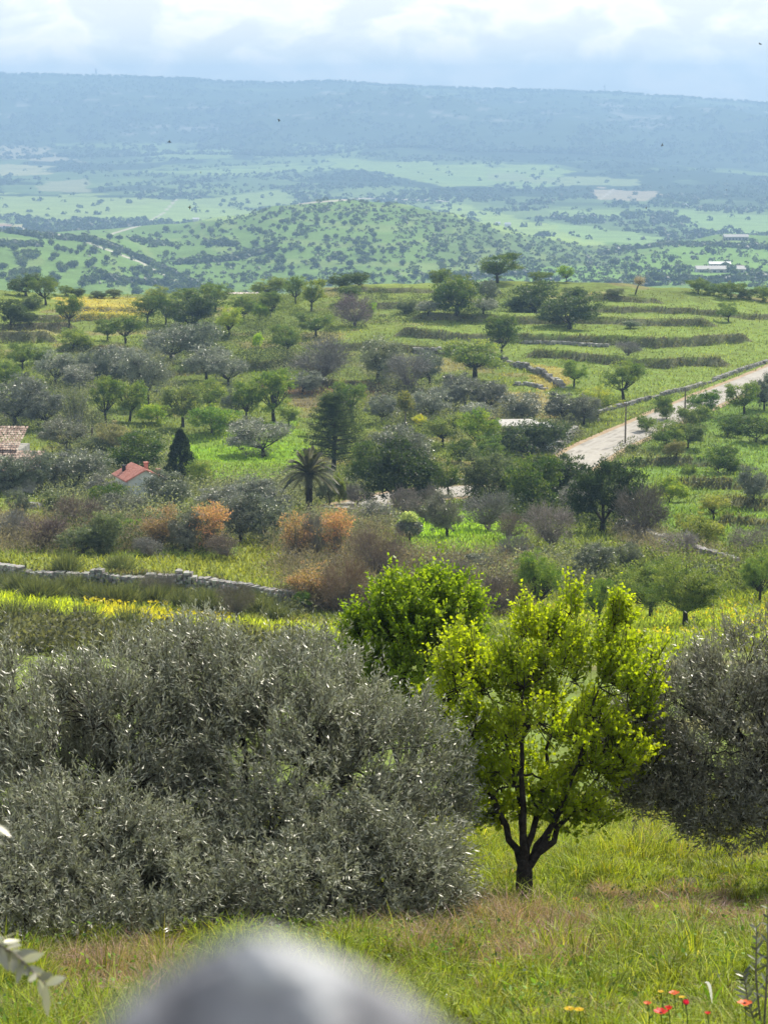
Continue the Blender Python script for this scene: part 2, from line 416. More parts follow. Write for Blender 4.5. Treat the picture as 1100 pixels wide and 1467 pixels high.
def ground_mat():
    m, N, L = newmat('ground')
    out = N('ShaderNodeOutputMaterial'); tc = N('ShaderNodeTexCoord')
    at = N('ShaderNodeAttribute'); at.attribute_name = 'Col'
    def noise(s, d=5):
        n = N('ShaderNodeTexNoise'); n.inputs['Scale'].default_value = s; n.inputs['Detail'].default_value = d; n.inputs['Roughness'].default_value = 0.7
        L(tc.outputs['Object'], n.inputs[0]); return n
    a, b, c = noise(0.02, 8), noise(0.6, 6), noise(6.0, 4)
    def mrange(src, lo, hi):
        r = N('ShaderNodeMapRange'); r.inputs[1].default_value = 0.3; r.inputs[2].default_value = 0.7
        r.inputs[3].default_value = lo; r.inputs[4].default_value = hi; L(src.outputs[0], r.inputs[0]); return r
    ra, rb, rc = mrange(a, 0.78, 1.22), mrange(b, 0.62, 1.38), mrange(c, 0.7, 1.3)
    m1 = N('ShaderNodeMath'); m1.operation = 'MULTIPLY'; L(ra.outputs[0], m1.inputs[0]); L(rb.outputs[0], m1.inputs[1])
    m2 = N('ShaderNodeMath'); m2.operation = 'MULTIPLY'; L(m1.outputs[0], m2.inputs[0]); L(rc.outputs[0], m2.inputs[1])
    hs = N('ShaderNodeHueSaturation'); L(at.outputs['Color'], hs.inputs['Color']); L(m2.outputs[0], hs.inputs['Value'])
    rh = mrange(b, 0.485, 0.515); L(rh.outputs[0], hs.inputs['Hue'])
    p = N('ShaderNodeBsdfPrincipled'); p.inputs['Roughness'].default_value = 1.0; p.inputs['Specular IOR Level'].default_value = 0.05
    L(hs.outputs[0], p.inputs['Base Color'])
    bp = N('ShaderNodeBump'); bp.inputs['Strength'].default_value = 0.6; bp.inputs['Distance'].default_value = 0.35
    L(b.outputs[0], bp.inputs['Height']); L(bp.outputs[0], p.inputs['Normal'])
    L(p.outputs[0], out.inputs[0]); return m
M['ground'] = ground_mat()

# ------------------------------------------------------------------ ground sheet and its colours (albedo of crops, meadow, soil, woodland floor, plus painted scarp shading)
def inpoly(c, r, P):
    P = np.asarray(P, float); ins = np.zeros(c.shape, bool); j = len(P) - 1
    for i in range(len(P)):
        xi, yi = P[i]; xj, yj = P[j]
        cond = ((yi > r) != (yj > r)) & (c < (xj - xi) * (r - yi) / (yj - yi + 1e-12) + xi)
        ins ^= cond; j = i
    return ins

G1 = (0.14, 0.185, 0.045); G2 = (0.175, 0.225, 0.048); GY = (0.27, 0.31, 0.03); GYL = (0.36, 0.31, 0.06)
SOIL = (0.24, 0.17, 0.10); DRY = (0.22, 0.20, 0.09); WOOD = (0.03, 0.055, 0.02); SCR = (0.06, 0.10, 0.03)
FIELDS = [   # picture polygons of fields, with their colour
    ([(80, 427), (205, 428), (205, 446), (110, 447)], GYL), ([(110, 450), (190, 446), (190, 458), (120, 461)], (0.30, 0.28, 0.05)),
    ([(-100, 850), (0, 851), (130, 862), (300, 885), (480, 893), (480, 915), (300, 905), (130, 888), (-100, 872)], (0.34, 0.42, 0.03)),
    ([(150, 862), (260, 872), (260, 895), (150, 882)], (0.42, 0.42, 0.035)),
    ([(590, 720), (740, 745), (735, 800), (600, 790), (560, 770)], (0.20, 0.34, 0.03)),
    ([(245, 625), (420, 600), (440, 700), (290, 700)], (0.17, 0.29, 0.03)),
    ([(770, 850), (1180, 850), (1180, 930), (740, 925)], (0.24, 0.31, 0.035)),
    ([(860, 640), (980, 560), (1180, 545), (1180, 790), (960, 770)], (0.135, 0.215, 0.045)),
    ([(740, 425), (1180, 435), (1180, 540), (900, 590), (760, 540), (620, 470)], (0.165, 0.225, 0.05)),
    ([(-100, 770), (410, 780), (400, 860), (-100, 830)], (0.20, 0.235, 0.05)),
    ([(370, 548), (450, 546), (560, 556), (540, 570), (430, 562)], SOIL), ([(690, 560), (800, 560), (820, 600), (700, 600)], (0.30, 0.26, 0.13)),
    ([(500, 728), (520, 705), (560, 740), (500, 760)], (0.40, 0.36, 0.28)), ([(780, 520), (820, 545), (800, 560), (745, 540)], (0.30, 0.27, 0.08)),
    ([(-60, 770), (330, 775), (330, 800), (-60, 795)], (0.16, 0.22, 0.05)), ([(420, 560), (640, 575), (640, 590), (420, 580)], (0.17, 0.15, 0.08))]
FAR = [
    ([(0, 278), (130, 280), (250, 285), (200, 312), (90, 316), (-100, 300), (-100, 278)], (0.247, 0.329, 0.103)),
    ([(105, 315), (260, 285), (330, 300), (380, 305), (310, 318), (200, 318)], (0.247, 0.342, 0.103)),
    ([(250, 285), (400, 272), (430, 290), (330, 300)], (0.221, 0.305, 0.103)),
    ([(205, 218), (330, 210), (335, 226), (215, 224)], (0.195, 0.281, 0.092)),
    ([(200, 246), (470, 232), (480, 242), (330, 250), (250, 250)], (0.221, 0.317, 0.103)),
    ([(470, 225), (620, 235), (790, 238), (820, 250), (700, 268), (640, 270), (590, 255), (480, 240)], (0.234, 0.329, 0.092)),
    ([(640, 250), (800, 262), (760, 270), (600, 260)], (0.208, 0.305, 0.092)),
    ([(-100, 208), (60, 212), (120, 232), (0, 226), (-100, 226)], (0.312, 0.293, 0.184)),
    ([(-100, 232), (80, 240), (60, 250), (-100, 252)], (0.338, 0.342, 0.161)), ([(60, 262), (120, 258), (130, 278), (50, 275)], (0.247, 0.268, 0.138)),
    ([(640, 290), (780, 320), (880, 345), (840, 352), (720, 330), (620, 300)], (0.247, 0.342, 0.092)),
    ([(780, 315), (950, 340), (930, 352), (830, 345)], (0.208, 0.317, 0.103)), ([(960, 300), (1110, 310), (1180, 345), (1000, 330)], (0.208, 0.317, 0.103)),
    ([(850, 270), (940, 275), (930, 290), (850, 284)], (0.338, 0.293, 0.196)), ([(700, 250), (920, 258), (900, 266), (720, 262)], (0.234, 0.293, 0.115)),
    ([(780, 300), (900, 305), (870, 312), (790, 308)], (0.208, 0.305, 0.103)),
    ([(-100, 318), (0, 318), (40, 322), (36, 330), (-100, 334)], (0.390, 0.354, 0.207)),
    ([(880, 372), (1000, 352), (1180, 356), (1180, 410), (920, 405)], (0.156, 0.268, 0.057)), ([(690, 385), (880, 378), (900, 405), (640, 408)], (0.156, 0.268, 0.057))]
TRACKS = [[(255, 283), (235, 305), (205, 322), (160, 335)], [(60, 330), (120, 345), (200, 375), (290, 422)], [(40, 318), (30, 340)], [(428, 292), (520, 284), (640, 288)], [(860, 285), (880, 270)]]

def paint(x, y, z):
    c, r = project(x, np.maximum(y, 3), z)
    n = fbm(x * 0.08, y * 0.08, 61); nf = fbm(x / 90, y / 130, 62, 5)
    col = np.zeros((len(x), 3))
    def mix(mask, k, f=1.0):
        f = np.asarray(f) * mask; f = f[:, None] if f.ndim else f
        col[:] = col * (1 - f) + np.array(k) * f
    col[:] = (0.075, 0.075, 0.035)
    mid = (y > 30) & (y < 385)
    mix(mid, G1); mix(mid, G2, sstep(0.45, 0.65, n)); mix(mid, DRY, sstep(0.60, 0.72, fbm(x * 0.12, y * 0.12, 77)) * 0.8)
    far = y >= 385
    pat = vnoise(x / 170 + nf * 1.5, y / 230, 5)
    mix(far, (0.11, 0.17, 0.06)); mix(far & (pat > 0.62), (0.15, 0.22, 0.07)); mix(far & (pat < 0.33), (0.07, 0.11, 0.045))
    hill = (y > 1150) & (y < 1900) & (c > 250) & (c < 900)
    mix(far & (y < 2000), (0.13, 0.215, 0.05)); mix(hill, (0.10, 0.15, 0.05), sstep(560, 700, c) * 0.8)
    strip = np.sin(z * 1.1 + nf * 7) 
    mix(far & (y < 1900), (0.19, 0.25, 0.08), sstep(0.5, 0.9, strip) * 0.6)
    wc = c + (fbm(x / 60 * (1 + 0 * y), y / 80, 71) - 0.5) * 34 * (y > 900) + ((fbm(x, y, 72) - 0.5) * 14 + (fbm(x * 0.11, y * 0.11, 75) - 0.5) * 70) * (y < 385)
    wr = r + (fbm(x / 70, y / 90, 73) - 0.5) * 12 * (y > 900) + ((fbm(x * 0.6, y * 0.6, 74) - 0.5) * 8 + (fbm(x * 0.09, y * 0.05, 76) - 0.5) * 14) * (y < 385)
    woods = (y > 2000) & (sstep(0.50, 0.56, fbm(x / 260, y / 420, 81, 5)) > 0.5)
    mix(woods, WOOD)
    for P, k in FAR: mix((y > 900) & inpoly(wc, wr, P), k, 0.95)
    for P, k in FIELDS: mix((y > 60) & (y < 385) & inpoly(wc, wr, P), k, 0.55 + 0.45 * sstep(0.3, 0.6, n))
    for P in TRACKS:
        P = np.array(P, float)
        for a, b in zip(P[:-1], P[1:]):
            t = np.clip(((c - a[0]) * (b - a)[0] + (r - a[1]) * (b - a)[1]) / ((b - a) ** 2).sum(), 0, 1)
            d = np.hypot(c - a[0] - t * (b - a)[0], r - a[1] - t * (b - a)[1])
            mix((y > 900) & (d < 1.1), (0.42, 0.40, 0.33))
    scarp = y > 4500
    mix(scarp & ~((r > 205) & (col[:, 1] > 0.2)), (0.055, 0.085, 0.03), sstep(4500, 4800, y))
    mix(scarp, (0.30, 0.29, 0.25), sstep(0.66, 0.74, fbm(x / 60, z / 7, 91, 4)) * sstep(5000, 5300, y) * (1 - sstep(6000, 6200, y)) * 0.75)
    mix(scarp, (0.14, 0.20, 0.08), sstep(0.5, 0.64, fbm(x / 200, y / 90, 92, 4)) * sstep(5900, 6050, y) * 0.7)  # lighter green patches on the upper scarp, painted in for relief shading
    # terrace risers: rough stony scrub
    cc = col_of(x, y)
    for cs, ys, h, Ld in TL:
        d = y - np.interp(cc, cs, ys)
        mix((cc > cs[0] - 10) & (cc < cs[-1] + 10) & (d > -0.9) & (d < 0.45) & (y < 385) & (y > 60), (0.13, 0.12, 0.085), 0.75)
    return col

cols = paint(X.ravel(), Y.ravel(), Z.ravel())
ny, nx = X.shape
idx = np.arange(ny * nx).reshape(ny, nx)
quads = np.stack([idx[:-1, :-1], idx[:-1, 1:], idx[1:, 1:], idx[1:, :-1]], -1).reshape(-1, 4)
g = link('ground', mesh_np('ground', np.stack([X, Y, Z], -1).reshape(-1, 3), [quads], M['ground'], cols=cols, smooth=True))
tag(g, None, None, kind='structure')

# road ribbon and earth verge
def ribbon(name, P, Zc, wid, dz, mat, off=0.0, wob=0.0):
    T = np.gradient(P, axis=0); T /= np.linalg.norm(T, axis=1)[:, None]; S = np.stack([T[:, 1], -T[:, 0]], 1)
    nn = 7; V = []
    for k, u in enumerate(np.linspace(-0.5, 0.5, nn)):
        ww = wid + (wob * (fbm(P[:, 0] * 0.2 + k, P[:, 1] * 0.2, 13) - 0.5) * (abs(u) > 0.4) if wob else 0)
        Q = P + S * (u * ww + off)[:, None] if not np.isscalar(u * ww + off) else P + S * (u * ww + off)
        V.append(np.column_stack([Q, Zc + dz]))
    V = np.stack(V, 1); n = len(P); ii = np.arange(n * nn).reshape(n, nn)
    q = np.stack([ii[:-1, :-1], ii[:-1, 1:], ii[1:, 1:], ii[1:, :-1]], -1).reshape(-1, 4)
    return link(name, mesh_np(name, V.reshape(-1, 3), [q], mat, smooth=True))
tag(ribbon('road_verge', ROAD, ROAD_Z, 6.3, 0.05, M['verge'], 0, 1.6), None, None, kind='structure')
tag(ribbon('road', ROAD, ROAD_Z, 4.7, 0.075, M['road'], 0, 0.4), None, None, kind='structure')

M['track'] = rough_mat('worn_wheel_track', (0.33, 0.31, 0.28), (0.42, 0.40, 0.365), 0.9, 0.95, 0.05)
for q_ in (-1.35, -0.45, 0.75, 1.55): tag(ribbon('road_wheel_tracks', ROAD, ROAD_Z, 0.34, 0.082, M['track'], q_, 0.5), None, None, kind='structure')

# ------------------------------------------------------------------ foliage generators
def unit(v): return v / (np.linalg.norm(v, axis=-1, keepdims=True) + 1e-9)

def leaves(P, D, Nn, Ln, Wd):
    """diamond leaves: 4 verts each"""
    n = len(P); S = unit(np.cross(D, Nn)); Ln = np.broadcast_to(Ln, n)[:, None]; Wd = np.broadcast_to(Wd, n)[:, None]
    V = np.stack([P, P + D * Ln * 0.45 + S * Wd * 0.5, P + D * Ln, P + D * Ln * 0.45 - S * Wd * 0.5], 1).reshape(-1, 3)
    return V, np.arange(n * 4).reshape(n, 4)

def bez(a, b, c, n=6):
    t = np.linspace(0, 1, n)[:, None]; return a * (1 - t) ** 2 + 2 * b * t * (1 - t) + c * t ** 2

def make_tree(name, seed, lobes, fork, nclump, nleaf, rc, ls, lw, leafmat, barkmat, tr=0.05, nlimb=9, up=0.3, shell=0.55, trunks=1, twiggy=False, flat=0.55, lean=0.0):
    """returns (trunk mesh, crown mesh); base at origin. lobes: list of (x,y,z,rx,ry,rz,weight)"""
    g = np.random.default_rng(seed)
    Lb = np.array(lobes, float); wt = Lb[:, 6] / Lb[:, 6].sum()
    k = g.choice(len(Lb), nclump, p=wt)
    d = unit(g.normal(size=(nclump, 3))); rad = shell + (1 - shell) * g.random(nclump) ** 0.6
    sk = unit(g.normal(size=3)) * [0.25, 0.25, 0.1]; Lb = Lb.copy(); Lb[:, :3] += sk * (Lb[:, 2:3] > 1)
    rad = np.where(g.random(nclump) < 0.25, g.random(nclump) ** 0.5, rad) * g.uniform(0.8, 1.2, nclump)
    C = Lb[k, :3] + d * rad[:, None] * Lb[k, 3:6]
    C[:, 2] = np.maximum(C[:, 2], 0.12)
    cv = g.random(nclump)
    n = nclump * nleaf; kk = np.repeat(np.arange(nclump), nleaf)
    P = C[kk] + g.normal(size=(n, 3)) * np.array([rc, rc, rc * flat]) * g.uniform(0.6, 1.3, nclump)[kk][:, None]
    P[:, 2] = np.maximum(P[:, 2], 0.04)
    outw = unit(P - C[kk] + (C[kk] - np.array([0, 0, np.mean(Lb[:, 2])])) * 0.3)
    if twiggy: D = unit(outw * 0.7 + np.array([0, 0, 0.6]) + g.normal(size=(n, 3)) * 0.5)
    else: D = unit(outw * 0.5 + g.normal(size=(n, 3)) + np.array([0, 0, up]))
    Nn = unit(g.normal(size=(n, 3)) + np.array([0, 0, 0.5]))
    V, Q = leaves(P, D, Nn, ls * g.uniform(0.7, 1.3, n), lw * g.uniform(0.7, 1.3, n))
    v = np.clip(cv[kk] * 0.6 + g.random(n) * 0.4, 0, 1)
    crown = mesh_np(name + '_crown', V, [Q], leafmat, attrs=np.repeat(v, 4))
    mb = MB(); base = np.zeros(3)
    for tI in range(trunks):
        fk = np.array(fork, float) + (g.normal(size=3) * np.array([0.25, 0.25, 0.05]) if trunks > 1 else 0)
        b0 = g.normal(size=3) * np.array([0.08, 0.08, 0]) if trunks > 1 else base
        b0 = b0 + np.array([0, 0, -0.15])
        midp = (b0 + fk) / 2 + g.normal(size=3) * np.array([0.06, 0.06, 0])
        mb.tube(bez(b0, midp, fk, 6), np.linspace(tr * 1.3, tr * 0.8, 6), 7)
        for i in g.choice(nclump, min(nlimb, nclump), replace=False):
            c = C[i]; m = fk + (c - fk) * np.array([0.55, 0.55, 0.3]) + g.normal(size=3) * 0.08
            pl = bez(fk, m, c, 7)
            mb.tube(pl, np.linspace(tr * 0.42, tr * 0.07, 7), 5)
            for j in range(3):
                s = pl[g.integers(2, 6)]; e2 = C[g.integers(nclump)]
                e2 = s + unit((e2 - s)) * min(np.linalg.norm(e2 - s), 0.9) * g.uniform(0.5, 1)
                mb.tube(bez(s, (s + e2) / 2 + np.array([0, 0, 0.05]), e2, 4), np.linspace(tr * 0.2, tr * 0.05, 4), 4, cap=False)
    return mb.mesh(name + '_trunk', barkmat, smooth=True), crown

# library: kind -> list of (trunk, crown, width, height); unit metres, scaled per tree
LIB = {}
def lib(kind, variants, wide, high, **kw):
    LIB[kind] = []
    for s in range(variants):
        g = np.random.default_rng(100 + s * 13 + len(kind) * 7)
        lb = kw['lobef'](g); k2 = {a: b for a, b in kw.items() if a not in ('lobef',)}
        t, c = make_tree(kind + str(s), 500 + s * 31 + sum(map(ord, kind)), lb, **k2)
        LIB[kind].append((t, c, wide, high))

def lob(base, topz, rx, rz, n, sr):
    def f(g):
        b_ = base * g.uniform(0.3, 1.1); o = [(0, 0, (b_ + topz) / 2, rx * 0.72, rx * 0.72, (topz - b_) / 2, 2.0)]
        for i in range(n):
            a = g.uniform(0, 6.28); q = rx * g.uniform(0.35, 0.68)
            rr = sr * g.uniform(0.7, 1.2)
            o.append((math.cos(a) * q, math.sin(a) * q, b_ + (topz - b_) * g.uniform(0.3, 0.8), rr, rr, rr * rz, 1.0))
        return o
    return f
# all built ~5 m wide, 4.5 m high
lib('olive', 6, 5.0, 4.2, lobef=lob(0.55, 4.1, 2.5, 0.8, 8, 1.05), fork=(0, 0, 0.9), nclump=170, nleaf=58, rc=0.21, ls=0.22, lw=0.07, leafmat=M['leaf_olive'], barkmat=M['bark'], tr=0.16, nlimb=12, shell=0.7)
lib('almond', 6, 5.0, 4.6, lobef=lob(1.0, 4.5, 2.5, 0.75, 9, 0.95), fork=(0, 0, 1.1), nclump=125, nleaf=60, rc=0.21, ls=0.19, lw=0.085, leafmat=M['leaf'], barkmat=M['bark'], tr=0.15, nlimb=18, shell=0.62)
lib('carob', 6, 5.0, 3.9, lobef=lob(0.1, 3.8, 2.5, 0.85, 8, 1.1), fork=(0, 0, 0.6), nclump=200, nleaf=52, rc=0.21, ls=0.19, lw=0.10, leafmat=M['leaf'], barkmat=M['bark'], tr=0.2, nlimb=6, shell=0.78)
lib('bush', 3, 5.0, 3.6, lobef=lob(0.0, 3.4, 2.5, 0.8, 7, 1.1), fork=(0, 0, 0.5), nclump=130, nleaf=52, rc=0.23, ls=0.22, lw=0.10, leafmat=M['leaf'], barkmat=M['bark'], tr=0.1, nlimb=8, shell=0.7)
lib('bare', 6, 5.0, 4.2, lobef=lob(0.5, 4.1, 2.5, 0.8, 8, 1.0), fork=(0, 0, 0.6), nclump=230, nleaf=13, rc=0.26, ls=0.55, lw=0.045, leafmat=M['twig'], barkmat=M['bark_grey'], tr=0.09, nlimb=22, shell=0.5, twiggy=True, flat=1.0, trunks=3)
lib('autumn', 3, 5.0, 5.0, lobef=lob(0.8, 4.9, 2.3, 0.9, 8, 0.8), fork=(0, 0, 0.6), nclump=300, nleaf=9, rc=0.25, ls=0.17, lw=0.12, leafmat=M['leaf'], barkmat=M['bark_grey'], tr=0.08, nlimb=26, shell=0.6, trunks=3)
# hi-res versions for the nearer trees (90-150 m)
lib('almond_fine', 3, 5.0, 4.2, lobef=lob(1.0, 4.1, 2.5, 0.65, 10, 0.9), fork=(0, 0, 0.9), nclump=260, nleaf=75, rc=0.17, ls=0.12, lw=0.05, leafmat=M['leaf'], barkmat=M['bark'], tr=0.15, nlimb=24, shell=0.55)
lib('bare_fine', 2, 5.0, 4.0, lobef=lob(0.3, 3.9, 2.5, 0.8, 8, 1.0), fork=(0, 0, 0.5), nclump=380, nleaf=18, rc=0.22, ls=0.34, lw=0.022, leafmat=M['twig'], barkmat=M['bark_grey'], tr=0.06, nlimb=26, shell=0.5, twiggy=True, flat=1.0, trunks=4)

COLS = {'olive': (0.20, 0.22, 0.17), 'almond': (0.135, 0.20, 0.045), 'carob': (0.065, 0.095, 0.04), 'bush': (0.12, 0.19, 0.04), 'bare': (0.24, 0.205, 0.18), 'autumn': (0.34, 0.22, 0.15)}

def place(kind, x, yb, wpx, hpx, label, color=None, cat='tree', mesh=None, name=None, group=None, dist=None):
    X, Y, Zg = hit1(x, yb, y0=60, y1=375) if dist is None else dist
    sx = wpx * Y / F; sz = hpx * Y / F
    k = mesh or kind
    t, c, W, H = random.choice(LIB[k])
    bk = kind.split('_')[0]
    col = np.array(color or COLS[bk]) * random.uniform(1.0, 1.3)
    nm = name or {'olive': 'olive_tree', 'almond': 'almond_tree', 'carob': 'carob_tree', 'bush': 'shrub', 'bare': 'bare_shrub', 'autumn': 'russet_tree'}[bk]
    root = link(nm, None, loc=(X, Y, Zg), rz=random.uniform(0, 6.28), scale=(sx / W, sx / W, sz / H)); root.rotation_euler[0] = random.uniform(-.09, .09); root.rotation_euler[1] = random.uniform(-.09, .09)
    root.empty_display_size = 0.2
    link('trunk', t, root); link('crown', c, root, color=col)
    tag(root, label, cat, group)
    return root

